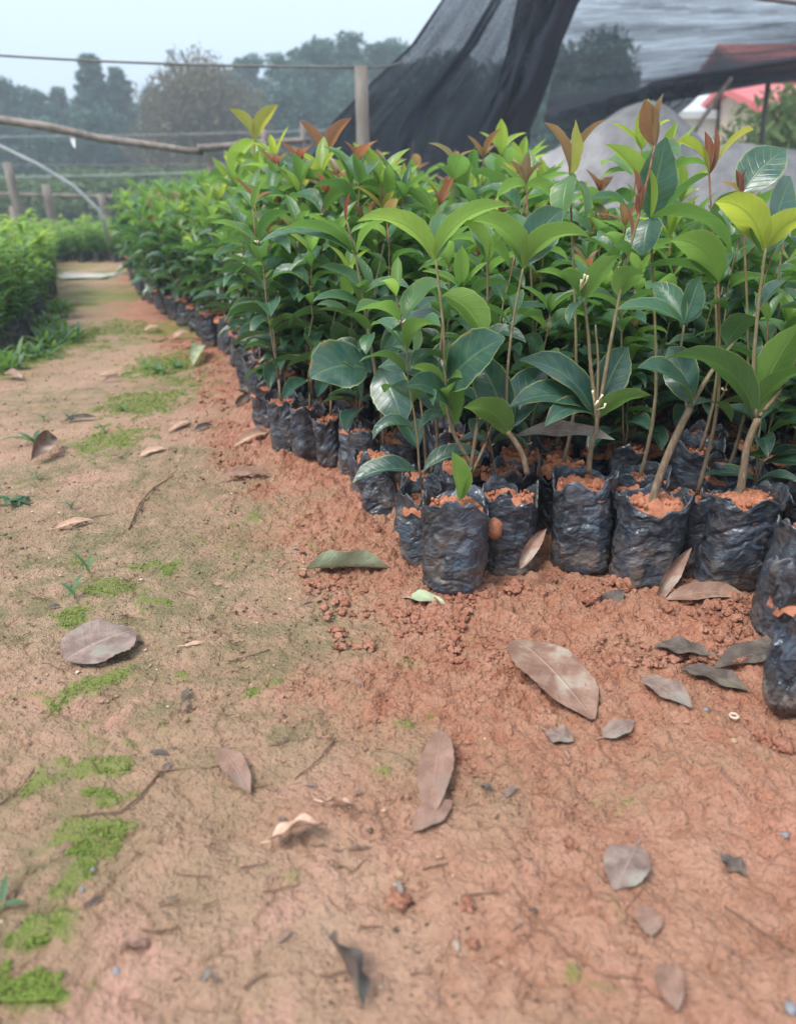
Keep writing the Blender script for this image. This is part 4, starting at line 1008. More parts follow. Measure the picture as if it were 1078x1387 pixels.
lump(114, 1218, .0026, 'pebblegrey', 'dark stone below the lower moss patch', 'pebble', 'pebble')
lump(160, 1325, .0030, 'pebblegrey', 'greenish stone in the lower left', 'pebble', 'pebble')
lump(845, 1330, .0030, 'pebble', 'orange pebble in the bottom right', 'pebble', 'pebble')
CL = [(845, 800, .014), (825, 795, .010), (688, 872, .010), (632, 1235, .006), (640, 1285, .004), (440, 1322, .0), (470, 660, .010), (600, 655, .012), (668, 716, .013), (590, 668, .010), (700, 755, .008), (480, 675, .008), (430, 650, .007), (620, 830, .009), (700, 800, .010), (745, 795, .008), (800, 822, .012), (960, 830, .010), (905, 835, .007), (540, 745, .009), (505, 725, .009), (480, 700, .007), (455, 668, .009), (1000, 905, .009), (1055, 1010, .012), (440, 658, .008), (735, 812, .008), (770, 800, .009), (930, 818, .009), (540, 1225, .008), (770, 1150, .007), (660, 812, .009), (1030, 1000, .009)]
for (a, b, r_) in CL:
    if r_: lump(a, b, r_, 'red_soil', 'clod of red soil lying with others along the foot of the bags', 'soil_clod', 'clod', 'soil clods by the bags', .75)
# weeds
M['weed'] = leaf_mat('weed_leaf', .5, .4, 1.05)
def weed(px, py, n_, L_, wd, tint, label, el=(.5, 1.3), broad=.16, group='weeds on the path'):
    p = G(px, py); z_ = gh1(p.x, p.y); mb = MB(); t = empty('weed', (p.x, p.y, z_)); tag(t, label, 'weed', group)
    st_ = MB(); st_.tube([Vector((p.x, p.y, z_-.003)), Vector((p.x+.001, p.y, z_+.008))], .0014, .0010, 6, t=.6); st_.obj('stem', M['stem'], t)
    for k in range(n_):
        e0 = rng.uniform(*el); leaf(mb, (p.x, p.y, z_+.003+rng.uniform(0, .006)), k*6.28/n_+rng.uniform(-.4, .4), e0, e0-rng.uniform(.4, 1.4), L_*rng.uniform(.6, 1.1), L_*broad*rng.uniform(.8, 1.2), .4, 0, tint+rng.uniform(-.08, .08), 8, 1)
    mb.obj('leaves', M['weed'], t)
weed(102, 815, 4, .040, 1, .40, 'three-bladed grass sprout beside the moss at the left')
weed(122, 782, 4, .036, 1, .42, 'grass sprout just above the three-bladed one')
weed(48, 606, 7, .070, 1, .34, 'spiky weed beside the curled brown leaf')
weed(18, 688, 8, .050, 1, .30, 'leafy weed touching the left edge', (.2, .9), .3)
weed(52, 652, 4, .035, 1, .30, 'small sprout below the spiky weed')
weed(98, 694, 6, .022, 1, .30, 'tiny weed tuft left of the bent twig')
weed(96, 572, 6, .035, 1, .25, 'sprig on the dark narrow leaf')
weed(60, 570, 5, .030, 1, .32, 'faint sprout above the spiky weed')
weed(142, 588, 5, .035, 1, .45, 'sprout in the middle moss')
weed(215, 508, 9, .045, 1, .42, 'weed clump growing in the upper moss patch', (.3, 1.0), .34)
weed(240, 500, 8, .045, 1, .40, 'broad-leaved weed right of the upper moss clump', (.3, 1.0), .4)
weed(200, 500, 7, .040, 1, .5, 'low weed at the left of the upper moss clump', (.3, 1.0), .35)
weed(8, 1245, 3, .028, 1, .40, 'sprout at the lower left edge of the photo', (.1, .6), .2)
weed(165, 555, 6, .035, 1, .5, 'small sprout in the bright moss', (.3, 1.2), .25)
for k in range(46):
    yy = rng.uniform(2.5, 4.2); xx = float(ledge(yy))+rng.uniform(-.12, .17)*(1 if yy < 3.4 else .6)
    q = Vector((xx, yy, 0)); z_ = gh1(xx, yy); t = empty('grass_tuft', (xx, yy, z_)); tag(t, 'leafy green grass tuft fringing the left bed', 'grass tuft', 'grass tufts along the left bed')
    mb = MB()
    for j in range(16):
        e0 = rng.uniform(.4, 1.4); leaf(mb, (xx+rng.uniform(-.03, .03), yy+rng.uniform(-.03, .03), z_), rng.uniform(0, 6.28), e0, e0-rng.uniform(.4, 1.4), rng.uniform(.05, .10), rng.uniform(.010, .018), .3, 0, rng.uniform(.30, .6), 6, 1)
    mb.obj('blades', M['weed'], t)
# far scraps of plastic on the path
for (a, b, w_, lab, m_) in ((112, 376, .45, 'pale flat plastic sheet lying across the far path', 'rag0'),):
    p = G(a, b); mb = MB(); rows = [[(p.x-w_/2+w_*j/10+.02*math.sin(i*2), p.y-.22+.44*i/8+.05*math.sin(j*.9), gh1(p.x, p.y)+.012+.003*math.sin(j*1.3+i)) for j in range(11)] for i in range(9)]
    mb.grid(rows); M['rag0'] = simple('pale_sheet', (.34, .31, .28), (.46, .43, .40), 8, .6); tag(mb.obj('plastic_sheet', M['rag0']), lab, 'plastic sheet')
# ------------------------------------------------------------------ trees
def leafmat(name, a, b, c3):
    n = NT(name); c = n.coord(); k = n.noise(c, 1.3, 3); t = n.attr('tint')
    col = n.mix(t, a, b); col = n.mix(n.mr(k, .5, .68), col, c3)
    tr = n.new('ShaderNodeBsdfTranslucent'); n.set(tr.inputs[0], tuple(q*1.3 for q in b)+(1,))
    return n.done(n.mixs(.3, n.bsdf(col, .6, None, .3), tr.outputs[0]))
M['t_dark'] = leafmat('evergreen_foliage', (.022, .070, .050), (.045, .11, .075), (.035, .09, .07))
M['t_mid'] = leafmat('eucalypt_foliage', (.035, .095, .075), (.07, .145, .105), (.05, .11, .085))
M['t_brown'] = leafmat('brownish_foliage', (.085, .07, .04), (.15, .12, .065), (.08, .095, .05))
M['t_bush'] = leafmat('bush_foliage', (.07, .12, .045), (.12, .19, .06), (.09, .13, .06))
def tree_meshes(seed, H, Wd, kind, mat, nc=26, nl=150, ls=.16):
    r = np.random.RandomState(seed); tr = MB()
    th = {'spire': .15, 'tall': .30, 'round': .22, 'bush': .06}[kind]*H
    bend = (r.rand(2)-.5)*.08*H
    tp = [Vector((bend[0]*k*k, bend[1]*k*k, H*.93*k)) for k in np.linspace(0, 1, 8)]
    tr.tube(tp, H*.022, H*.004, 8, bump=.05)
    cs = []
    for i in range(nc):
        k = (i+.5)/nc; z = th+(H-th)*k**.9
        if kind == 'tall': rad = Wd*.5*(math.sin(math.pi*min(1, .12+.86*(1-k)))**.8*.9+.10)*(.6+.7*r.rand())
        elif kind == 'spire': rad = Wd*.5*(1-k)**.8*(.5+.7*r.rand())+.05
        else: rad = Wd*.5*math.sqrt(max(.04, 1-(2*max(k, .12)-.9)**2))*(.45+.6*r.rand())
        a = i*2.4+r.rand()
        c = np.array([math.cos(a)*rad*.72, math.sin(a)*rad*.72, z]); s_ = (Wd*.5*(.12+.28*(1-k)) if kind == 'spire' else Wd*.17 if kind == 'tall' else Wd*.19)*(.7+.6*r.rand())
        cs.append((c, s_)); zz = max(th*.6, z-rad*.6); q = tp[0].lerp(tp[-1], min(1, zz/(H*.93)))
        if kind != 'bush' or i % 2 == 0:
            e = Vector(c.tolist()); m_ = q.lerp(e, .5)+Vector((0, 0, .04*H*r.rand())); tr.tube([q, m_, e], H*.007, H*.002, 5)
    V = []; T = []
    for (c, s_) in cs:
        d = r.randn(nl, 3); d /= np.linalg.norm(d, axis=1)[:, None]; rr = (r.rand(nl, 1)**.45)*s_
        p = c+d*rr*np.array([1.15, 1.15, .8]); ax = r.randn(nl, 3); ax /= np.linalg.norm(ax, axis=1)[:, None]
        bx = np.cross(ax, r.randn(nl, 3)); bx /= np.linalg.norm(bx, axis=1)[:, None]; l_ = ls*(.5+r.rand(nl, 1))
        q = np.stack([p-ax*l_, p+bx*l_*.4, p+ax*l_, p-bx*l_*.4], 1)
        V.append(q.reshape(-1, 3)); T.append(np.repeat(np.clip(r.rand(nl)*.8+r.rand()*.3, 0, 1), 4))
    V = np.concatenate(V); fq = np.arange(len(V)).reshape(-1, 4)
    return tr.mesh('trunk', M['bark']), mesh_np('crown', V, fq, mat, {'tint': np.concatenate(T)}, smooth=False)
TV = {
 'tallA': tree_meshes(1, 8, 2.6, 'tall', M['t_mid'], 34, 190, .15), 'tallB': tree_meshes(2, 8, 3.0, 'tall', M['t_mid'], 30, 190, .15),
 'darkA': tree_meshes(3, 8, 5.0, 'round', M['t_dark'], 40, 210, .18), 'darkB': tree_meshes(4, 8, 4.4, 'round', M['t_mid'], 38, 210, .18),
 'spire': tree_meshes(8, 8, 3.2, 'spire', M['t_mid'], 44, 150, .14), 'brown': tree_meshes(5, 8, 9.5, 'round', M['t_brown'], 64, 230, .17), 'bush': tree_meshes(6, 2, 2.6, 'bush', M['t_bush'], 22, 150, .09),
}
def tree(kind, px, ptop, Yd, label, group='trees beyond the nursery', wid=1.0, name='tree'):
    top = P(px, ptop, Yd); h0 = 2 if kind == 'bush' else 8; s_ = (top.z+.1)/h0
    t = empty(name, (top.x, Yd, -.05), rng.uniform(0, 6.28)); tag(t, label, 'bush' if kind == 'bush' else 'tree', group)
    tr, cr_ = TV[kind]
    for nm, me in (('trunk', tr), ('crown', cr_)):
        o = link(nm, me, t); o.scale = (s_*wid, s_*wid, s_)
tree('spire', 120, 78, 40, 'tallest slender tree with a feathery peak on the left skyline', wid=1.6)
tree('spire', 158, 96, 41, 'slender tree close on the right of the tallest left one', wid=1.5)
tree('spire', 78, 122, 42, 'medium tree just left of the tallest slender tree', wid=1.6)
tree('tallA', 40, 128, 40, 'dim tree second from the left edge of the skyline', wid=1.1)
tree('tallB', 10, 115, 39, 'tree at the far left end of the skyline', wid=1.2)
tree('darkA', -40, 118, 40, 'tree just outside the left edge of the skyline')
tree('darkB', 60, 170, 36, 'low dark tree under the left skyline', wid=1.4)
tree('darkA', 140, 160, 37, 'low dark tree below the two slender peaks', wid=1.3)
tree('darkB', -10, 165, 35, 'low dark tree at the left edge', wid=1.4)
tree('brown', 270, 102, 33, 'broad brownish round-crowned tree left of the wooden post', wid=.95)
tree('darkB', 205, 130, 38, 'dark tree half hidden on the left flank of the brown tree', wid=.7)
tree('tallA', 330, 84, 45, 'thin bluish tree peeping over the right of the brown tree', wid=1.0)
tree('tallB', 395, 84, 40, 'bluish tree right of the brown tree', wid=1.3)
tree('tallA', 430, 70, 42, 'hazy tree left of the wooden post', wid=1.4)
tree('darkA', 400, 130, 37, 'lower dense tree right of the brown tree', wid=1.3)
tree('tallB', 462, 58, 43, 'tall hazy tree just behind the wooden post', wid=1.3)
tree('tallA', 516, 66, 41, 'tree whose top shows at the edge of the net', wid=1.3)
tree('darkB', 480, 120, 38, 'lower dense tree behind the wooden post', wid=1.3)
tree('darkA', 600, 90, 38, 'tree showing dimly through the dark hanging net', wid=1.3)
tree('darkB', 680, 100, 40, 'tree showing dimly through the right part of the hanging net', wid=1.2)
tree('darkA', 760, 80, 26, 'dark tree behind the sheer net, left of the round one', wid=.9)
tree('darkA', 822, 62, 24, 'dark round tree seen through the sheer net', wid=.85)
tree('darkB', 790, 130, 25, 'low dark tree under the two net-covered trees', wid=1.1)
tree('darkB', 700, 120, 27, 'dark low tree at the right border of the hanging net', wid=.9)
tree('bush', 1065, 150, 11.5, 'olive bush in front of the house with the pink roof', 'bushes by the house', wid=.8, name='bush')
for i, (a, b, yd, wd) in enumerate(((20, 250, 24, 1.5), (110, 240, 25, 1.6), (200, 238, 26, 1.6), (300, 236, 25, 1.6), (390, 238, 26, 1.6), (470, 235, 25, 1.6), (-60, 240, 24, 1.6))):
    tree('bush', a, b, yd, 'low green bush in the band of shrubs below the far trees', 'shrubs along the foot of the trees', wid=wd*1.5, name='bush')
# far woodland mass
r_ = np.random.RandomState(77); n_ = 60000
ang = r_.uniform(-.62, .62, n_); dist = r_.uniform(55, 75, n_); xx_ = dist*np.tan(ang); hgt = 7.0+2.4*fbm(xx_*.11, xx_*0+1, 4, 3)+1.0*fbm(xx_*.5, xx_*0+4, 2, 3)
zz_ = hgt*np.sqrt(r_.rand(n_)); p = np.stack([xx_, dist, zz_], -1); ax = r_.randn(n_, 3); ax /= np.linalg.norm(ax, axis=1)[:, None]
bx = np.cross(ax, r_.randn(n_, 3)); bx /= np.linalg.norm(bx, axis=1)[:, None]; l_ = .5*(.5+r_.rand(n_, 1))
V = np.stack([p-ax*l_, p+bx*l_*.5, p+ax*l_, p-bx*l_*.5], 1).reshape(-1, 3)
tag(link('woodland', mesh_np('woodland', V, np.arange(len(V)).reshape(-1, 4), M['t_dark'], {'tint': np.repeat(r_.rand(n_), 4)}, smooth=False)), 'far hazy woodland closing the view behind the single trees', 'woodland', kind='stuff')

# ------------------------------------------------------------------ poles, posts, wires
def pole(name, label, cat, pts, r0, r1=None, mat='pole', group=None, n=10, bump=.06):
    pts = [Vector(p) for p in pts]; Q = []
    for i in range(len(pts)-1):
        for k in range(5): Q.append(pts[i].lerp(pts[i+1], k/5)+Vector((rng.uniform(-1, 1), 0, rng.uniform(-1, 1)))*r0*.18)
    Q.append(pts[-1]); mb = MB(); mb.tube(Q, r0, r1 or r0, n, bump=bump)
    return tag(mb.obj(name, M[mat]), label, cat, group)
def ground_under(p): return Vector((p.x, p.y, -.05))
pt = P(489, 90, 4.0); pb = Vector((pt.x+.01, 4.0, -.05))
pole('wooden_post', 'upright wooden post standing at the left end of the dark net', 'post', [pb, pt], .036, .031, 'post')
def sag(a, b, s_, n=14): return [a.lerp(b, k/n)-Vector((0, 0, s_*4*(k/n)*(1-k/n))) for k in range(n+1)]
def wire(name, label, a, b, s_, r_, mat='wire', cat='wire', group='wires strung over the nursery'):
    mb = MB(); mb.tube(sag(a, b, s_), r_, r_, 6); return tag(mb.obj(name, M[mat]), label, cat, group)
lp = P(-190, 60, 4.6); pole('wooden_post', 'post outside the left edge that carries the long wires', 'post', [ground_under(lp), lp+Vector((0, 0, .05))], .035, .03, 'post')
wire('overhead_wire', 'long dark wire sagging across the sky to the wooden post', lp, P(489, 91, 4.0), .025, .0058)
wire('overhead_wire', 'short wire running from the wooden post into the net edge', P(489, 91, 4.0), P(545, 84, 4.5), .01, .005)
# slanting poles
a = P(-170, 135, 5.0); b = P(276, 206, 5.3)
pole('wooden_pole', 'long bare pole slanting down across the left of the view', 'pole', [a, P(60, 172, 5.1), P(150, 190, 5.2), b], .026, .020)
pole('wooden_pole', 'second level bare pole meeting the slanting one end to end', 'pole', [P(268, 201, 5.25), P(335, 196, 5.4), P(420, 190, 5.6)], .022, .019)
for (c_, Yd, top, lab) in ((-150, 5.03, 132, 'post outside the left edge under the slanting pole'), (284, 5.32, 214, 'thin dark post under the joint of the two poles'), (357, 5.45, 176, 'grey post crossing the level pole'), (410, 5.58, 164, 'brown post behind the red-winged shoot')):
    p = P(c_, top, Yd); pole('support_post', lab, 'post', [ground_under(p), p], .020, .018, 'post' if c_ > 400 else 'pole', 'posts carrying the poles')
mb = MB(); p = P(99, 187, 5.15); mb.grid([[(p.x-.015, p.y, p.z+.02), (p.x+.01, p.y, p.z+.025)], [(p.x-.01, p.y-.02, p.z-.01), (p.x+.02, p.y-.02, p.z-.015)], [(p.x+.005, p.y-.02, p.z-.05), (p.x+.018, p.y-.03, p.z-.06)]])
M['rag'] = simple('white_plastic', (.6, .62, .65), (.75, .77, .8), 10, .5); tag(mb.obj('plastic_tie', M['rag']), 'white plastic scrap tied on the slanting pole', 'plastic tie')
# hoop rods and horizontal wires behind
pl_ = MB(); pl_.tube([P(x_, y_, 7.0) for x_, y_ in ((-120, 175), (-60, 178), (0, 198), (50, 222), (100, 252), (135, 285), (150, 330))], .018, .016, 7)
tag(pl_.obj('hoop_rod', M['wirepale']), 'pale curved tunnel hoop arching down at the left', 'hoop')
EP = P(560, 190, 9.5)
pole('wooden_post', 'distant post hidden behind the net that ends the far wires', 'post', [ground_under(EP), EP], .03, .03, 'post', 'posts of the far fence')
EL = P(-190, 180, 9.5)
pole('wooden_post', 'distant post outside the left edge that ends the far wires', 'post', [ground_under(EL), EL], .03, .03, 'post', 'posts of the far fence')
for (ya, yb, lab, m_, rr_) in ((186, 172, 'top thin pale cord crossing in front of the trees', 'wirepale', .006), (222, 218, 'dark middle wire crossing below the slanting pole', 'wire', .008), (243, 222, 'pale lower wire rising gently to the right', 'wirepale', .009)):
    wire('fence_wire', lab, P(-190, ya, 9.5), P(560, yb, 9.5), .03, rr_, m_, group='far fence wires')
for (px_, pt_, Yd, lab) in ((10, 220, 9.2, 'thickest leaning fence post at the far left'), (62, 250, 9.4, 'second far fence post, slightly leaning'), (137, 262, 9.8, 'third far fence post at the path end'), (180, 262, 10, 'fourth far fence post beside the bed end')):
    p = P(px_, pt_, Yd); q = Vector((p.x+rng.uniform(0, .12), Yd, -.05)); pole('fence_post', lab, 'post', [q, p], .055, .045, 'post', 'posts of the far fence')
pole('fence_rail', 'level rail joining the far fence posts', 'rail', [P(-60, 262, 9.6), P(60, 264, 9.7), P(190, 268, 9.9), P(330, 268, 10.1)], .022, .02, 'pole')
# cut stump / block
p = P(25, 292, 9.3); mb = MB(); mb.tube([Vector((p.x, p.y, -.03)), Vector((p.x, p.y, .25)), Vector((p.x+.01, p.y, P(0, 280, 9.3).z))], .10, .09, 12, bump=.04)
tag(mb.obj('wooden_stump', M['post']), 'short pale cut stump beside the leftmost fence post', 'stump')
# low polytunnel far behind fence
def tunnel(px0, px1, ptop, Yd, lab, wdt=1.6, ln=5):
    a = P(px0, 300, Yd).x; b = P(px1, 300, Yd).x; top = P(px0, ptop, Yd).z; t = empty('polytunnel', ((a+b)/2, Yd, 0)); tag(t, lab, 'polytunnel', 'tunnels behind the far fence')
    m_ = MB(); rows = []
    for i in range(12):
        y_ = Yd+ln*i/11; rows.append([((a+b)/2-(b-a)/2*math.cos(math.pi*k/16), y_, top*math.sin(math.pi*k/16)*(1+.03*math.sin(i*2.1))) for k in range(17)])
    m_.grid(rows); m_.obj('cover', M['tarp_pale'], t)
    for i in (0, 5, 11):
        m_ = MB(); y_ = Yd+ln*i/11; m_.tube([((a+b)/2-(b-a)/2*1.01*math.cos(math.pi*k/16), y_, top*1.02*math.sin(math.pi*k/16)) for k in range(17)], .02, .02, 6); m_.obj('hoop', M['wirepale'], t)
n = NT('tarp_pale'); c = n.coord(); k = n.noise(c, 3, 5); n_b = n.bsdf(n.mix(n.mr(k, .35, .65), (.25, .30, .31), (.40, .45, .46)), .45, n.bump(n.noise(c, 6, 5), .5, .05), .4)
M['tarp_pale'] = n.done(n_b)
#tunnel(78, 120, 272, 13, 'low pale polytunnel behind the far fence, left one')
#tunnel(150, 215, 277, 17, 'low pale polytunnel behind the far fence, right one')

# ------------------------------------------------------------------ shade net
def netmat(name, lo, hi, sc):
    n = NT(name); c = n.coord(); t = n.attr('tint'); lf = n.attr('lf', 'Vector')
    k = n.noise(n.mapping(lf, sc), 1.0, 6, .6, .4); k2 = n.noise(c, 90, 2, .5)
    ks = n.noise(n.mapping(lf, (sc[0]*5, sc[1]*5, 1)), 1.0, 5, .6, .3); k = n.math('ADD', n.math('MULTIPLY', k, .68), n.math('MULTIPLY', ks, .32)); f = n.math('ADD', n.mr(k, .34, .64, lo, hi), n.math('MULTIPLY', t, .5)); f = n.math('ADD', f, n.mr(k2, .3, .7, -.05, .05), 0, True)
    col = n.mix(k, (.030, .036, .052), (.085, .098, .130))
    di = n.new('ShaderNodeBsdfDiffuse'); n.set(di.inputs[0], col)
    tl = n.new('ShaderNodeBsdfTranslucent'); n.set(tl.inputs[0], (.05, .06, .08, 1))
    tp = n.new('ShaderNodeBsdfTransparent')
    return n.done(n.mixs(f, tp.outputs[0], n.mixs(.35, di.outputs[0], tl.outputs[0])))
M['net_hang'] = netmat('shade_net_hanging', .80, .96, (9, 1.2, 1))
M['net_roof'] = netmat('shade_net_roof', .30, .74, (2.2, 14, 1))
M['net_dark'] = netmat('shade_net_doubled', .86, .99, (6, 6, 1))
t = empty('shade_net', P(640, 260, 4.6)); tag(t, 'huge black shade net hanging from above and stretching away to the right', 'net')
def sheet(rows_px, Yf, nm, mat, amp=.05, fr=(9, 1.5), nu=90, nv=60, tf=None, seed=0):
    """rows_px: list of (left px, left py, right px, right py) from top to bottom; Yf(u, v) world distance"""
    R_ = np.array(rows_px, float); vv_ = np.linspace(0, len(R_)-1, nv); mb = MB(); rows = []; at = []; tt = []
    for j, v in enumerate(vv_):
        i = min(int(v), len(R_)-2); q = R_[i]*(1-(v-i))+R_[i+1]*(v-i); row = []; ar = []; tr_ = []
        for k in range(nu):
            u = k/(nu-1); V_ = v/(len(R_)-1)
            Yd = Yf(u, V_)+amp*float(fbm(np.array([u*fr[0]]), np.array([V_*fr[1]]), 3, seed)[0])*2
            p = P(q[0]+(q[2]-q[0])*u, q[1]+(q[3]-q[1])*u, Yd); row.append(tuple(p)); ar.append((u, V_, 0)); tr_.append(tf(u, V_) if tf else 0)
        rows.append(row); at.append(ar); tt.append(tr_)
    mb.grid(rows, at, np.array(tt)); return mb.obj(nm, M[mat], t)
# hanging panel
sheet([(668, -150, 905, -150), (640, -70, 838, -60), (598, 0, 782, 0), (556, 62, 758, 60), (496, 118, 738, 120), (448, 168, 716, 170), (420, 215, 706, 215), (400, 280, 700, 290)],
      lambda u, v: 4.6+.25*u, 'hanging_panel', 'net_hang', .10, (8, 1.6), tf=lambda u, v: (.25 if u > .86 or u < .03 or .36 < u < .44 else -.12)*1.0-.30*max(0, 1-v*2.6)+(.1 if v > .6 else 0), seed=3)
sheet([(760, -150, 930, -150), (735, -60, 850, -60), (700, 0, 785, 0), (688, 62, 760, 60), (672, 120, 741, 120), (655, 170, 720, 172), (640, 225, 712, 222)],
      lambda u, v: 4.75+.12*u, 'doubled_fold', 'net_dark', .08, (5, 1.6), 50, 50, seed=5)
# sheer roof panel running away to the right
sheet([(740, -190, 1350, -220), (770, -60, 1330, -90), (765, 0, 1310, -20), (755, 60, 1300, 20), (745, 120, 1290, 55), (735, 168, 1280, 70)],
      lambda u, v: 4.75+4.2*v, 'sheer_roof', 'net_roof', .16, (3, 9), 110, 80, tf=lambda u, v: (.25 if v > .9 else 0)+(.3 if abs(v-.40-.22*u) < .012 else 0)+(.25 if abs(v-.52-.12*u) < .02 else 0)+.75*float(sst(.5, .9, v+.35*(u-.4))), seed=7)
# dark hem band and the swag
sheet([(880, 112, 1290, 42), (872, 118, 1290, 52), (866, 128, 1290, 66), (862, 138, 1290, 78)], lambda u, v: 8.2-.3*v, 'hem', 'net_dark', .06, (12, 2), 80, 14, tf=lambda u, v: -.12, seed=9)
sheet([(968, 100, 1290, 78), (960, 108, 1290, 92), (952, 116, 1290, 104)], lambda u, v: 8.0, 'lower_hem', 'net_roof', .04, (12, 2), 60, 10, tf=lambda u, v: .5, seed=19)
sheet([(735, 158, 885, 116), (740, 170, 888, 122), (752, 182, 886, 130), (766, 196, 880, 142)], lambda u, v: 8.0+.1*v, 'swag', 'net_hang', .08, (6, 3), 60, 24, tf=lambda u, v: -.15, seed=12)
sheet([(868, 118, 955, 108), (864, 135, 948, 128), (858, 152, 930, 145), (862, 168, 905, 165), (868, 178, 890, 176)], lambda u, v: 7.9+.1*v, 'hanging_corner', 'net_dark', .08, (6, 3), 40, 24, seed=14)
mb = MB(); mb.tube([P(x_, y_, 5.2) for x_, y_ in ((975, -12), (1030, -2), (1090, 6), (1200, 15))], .012, .012, 7); mb.obj('edge_rope', M['wire'], t)
# pole that carries the net's roof
pole('net_pole', 'leaning pole propping up the hem of the net at the right', 'pole', [P(905, 232, 7.6), P(950, 162, 7.7), P(990, 106, 7.8)], .022, .020)
pole('net_pole', 'thin dark upright pole in front of the house', 'pole', [ground_under(P(1036, 200, 8.2)), P(1040, 110, 8.2)], .024, .022, 'wire')
pole('net_pole', 'thin dark pole under the swag of the net', 'pole', [ground_under(P(982, 200, 8.6)), P(975, 118, 8.6)], .018, .016, 'wire')

# ------------------------------------------------------------------ grey covered heaps
n = NT('grey_tarp'); c = n.coord(); k = n.noise(n.mapping(c, (3, 3, .5)), 3, 5, .6)
M['tarp'] = n.done(n.bsdf(n.mix(n.mr(k, .3, .7), (.20, .20, .21), (.30, .30, .31)), .75, n.bump(n.noise(n.mapping(c, (4, 4, 1)), 5, 6, .6), .7, .04), .3))
def heap(prof, Yd, depth, label):
    """prof: list of (px, py) ridge line"""
    xs_ = [P(a, 250, Yd).x for a, b in prof]; zs_ = [P(a, b, Yd).z for a, b in prof]; nx_ = 90; nd = 26; rows = []
    X_ = np.linspace(xs_[0], xs_[-1], nx_); Zr = np.interp(X_, xs_, zs_); Zr = np.convolve(np.pad(Zr, 4, 'edge'), np.ones(9)/9, 'valid')
    for j in range(nd):
        v = -1+2*j/(nd-1); pr = max(0, 1-abs(v)**2.2)
        row = []
        for i in range(nx_):
            en = min(1, min(i, nx_-1-i)/5)**.5
            z = Zr[i]*pr*en+.035*float(fbm(np.array([X_[i]*3]), np.array([v*2.]), 3, 6)[0])
            row.append((X_[i], Yd+v*depth+depth*.0, max(z, -.03) if pr > 0 else -.03))
        rows.append(row)
    mb = MB(); mb.grid(rows); return tag(mb.obj('covered_heap', M['tarp']), label, 'covered heap', 'tarp covered heaps behind the bed')
heap([(655, 250), (700, 226), (745, 205), (790, 180), (825, 152), (855, 137), (880, 140), (905, 160), (930, 186), (960, 215)], 7.0, .8, 'tall grey tarp-covered heap rising behind the bronze shoot')
heap([(900, 240), (940, 208), (980, 196), (1030, 198), (1078, 206), (1150, 205), (1250, 235)], 6.4, .7, 'lower grey tarp-covered heap at the right edge')

# ------------------------------------------------------------------ houses
M['roof_pink'] = None
n = NT('red_roof'); c = n.coord(); wv = n.new('ShaderNodeTexWave'); n.set(wv.inputs[0], c); wv.inputs['Scale'].default_value = 2.2; wv.bands_direction = 'X'
M['roof_pink'] = n.done(n.bsdf(n.mix(n.noise(c, 2, 4), (.50, .10, .11), (.62, .17, .18)), .6, n.bump(wv.outputs[1], .8, .05), .4))
n = NT('dark_red_roof'); c = n.coord(); wv = n.new('ShaderNodeTexWave'); n.set(wv.inputs[0], c); wv.inputs['Scale'].default_value = 2.0; wv.bands_direction = 'X'
M['roof_red'] = n.done(n.bsdf(n.mix(n.noise(c, 2, 4), (.34, .07, .05), (.46, .12, .09)), .7, n.bump(wv.outputs[1], .8, .05), .3))
M['wall'] = simple('cream_plaster', (.50, .42, .35), (.60, .52, .44), 3, .8); M['white'] = simple('white_wall', (.60, .64, .66), (.7, .73, .76), 3, .7)
M['glass'] = simple('window_glass', (.04, .05, .06), (.08, .09, .1), 3, .2); M['metal_roof'] = simple('grey_metal_roof', (.40, .45, .48), (.52, .56, .6), 2, .5)
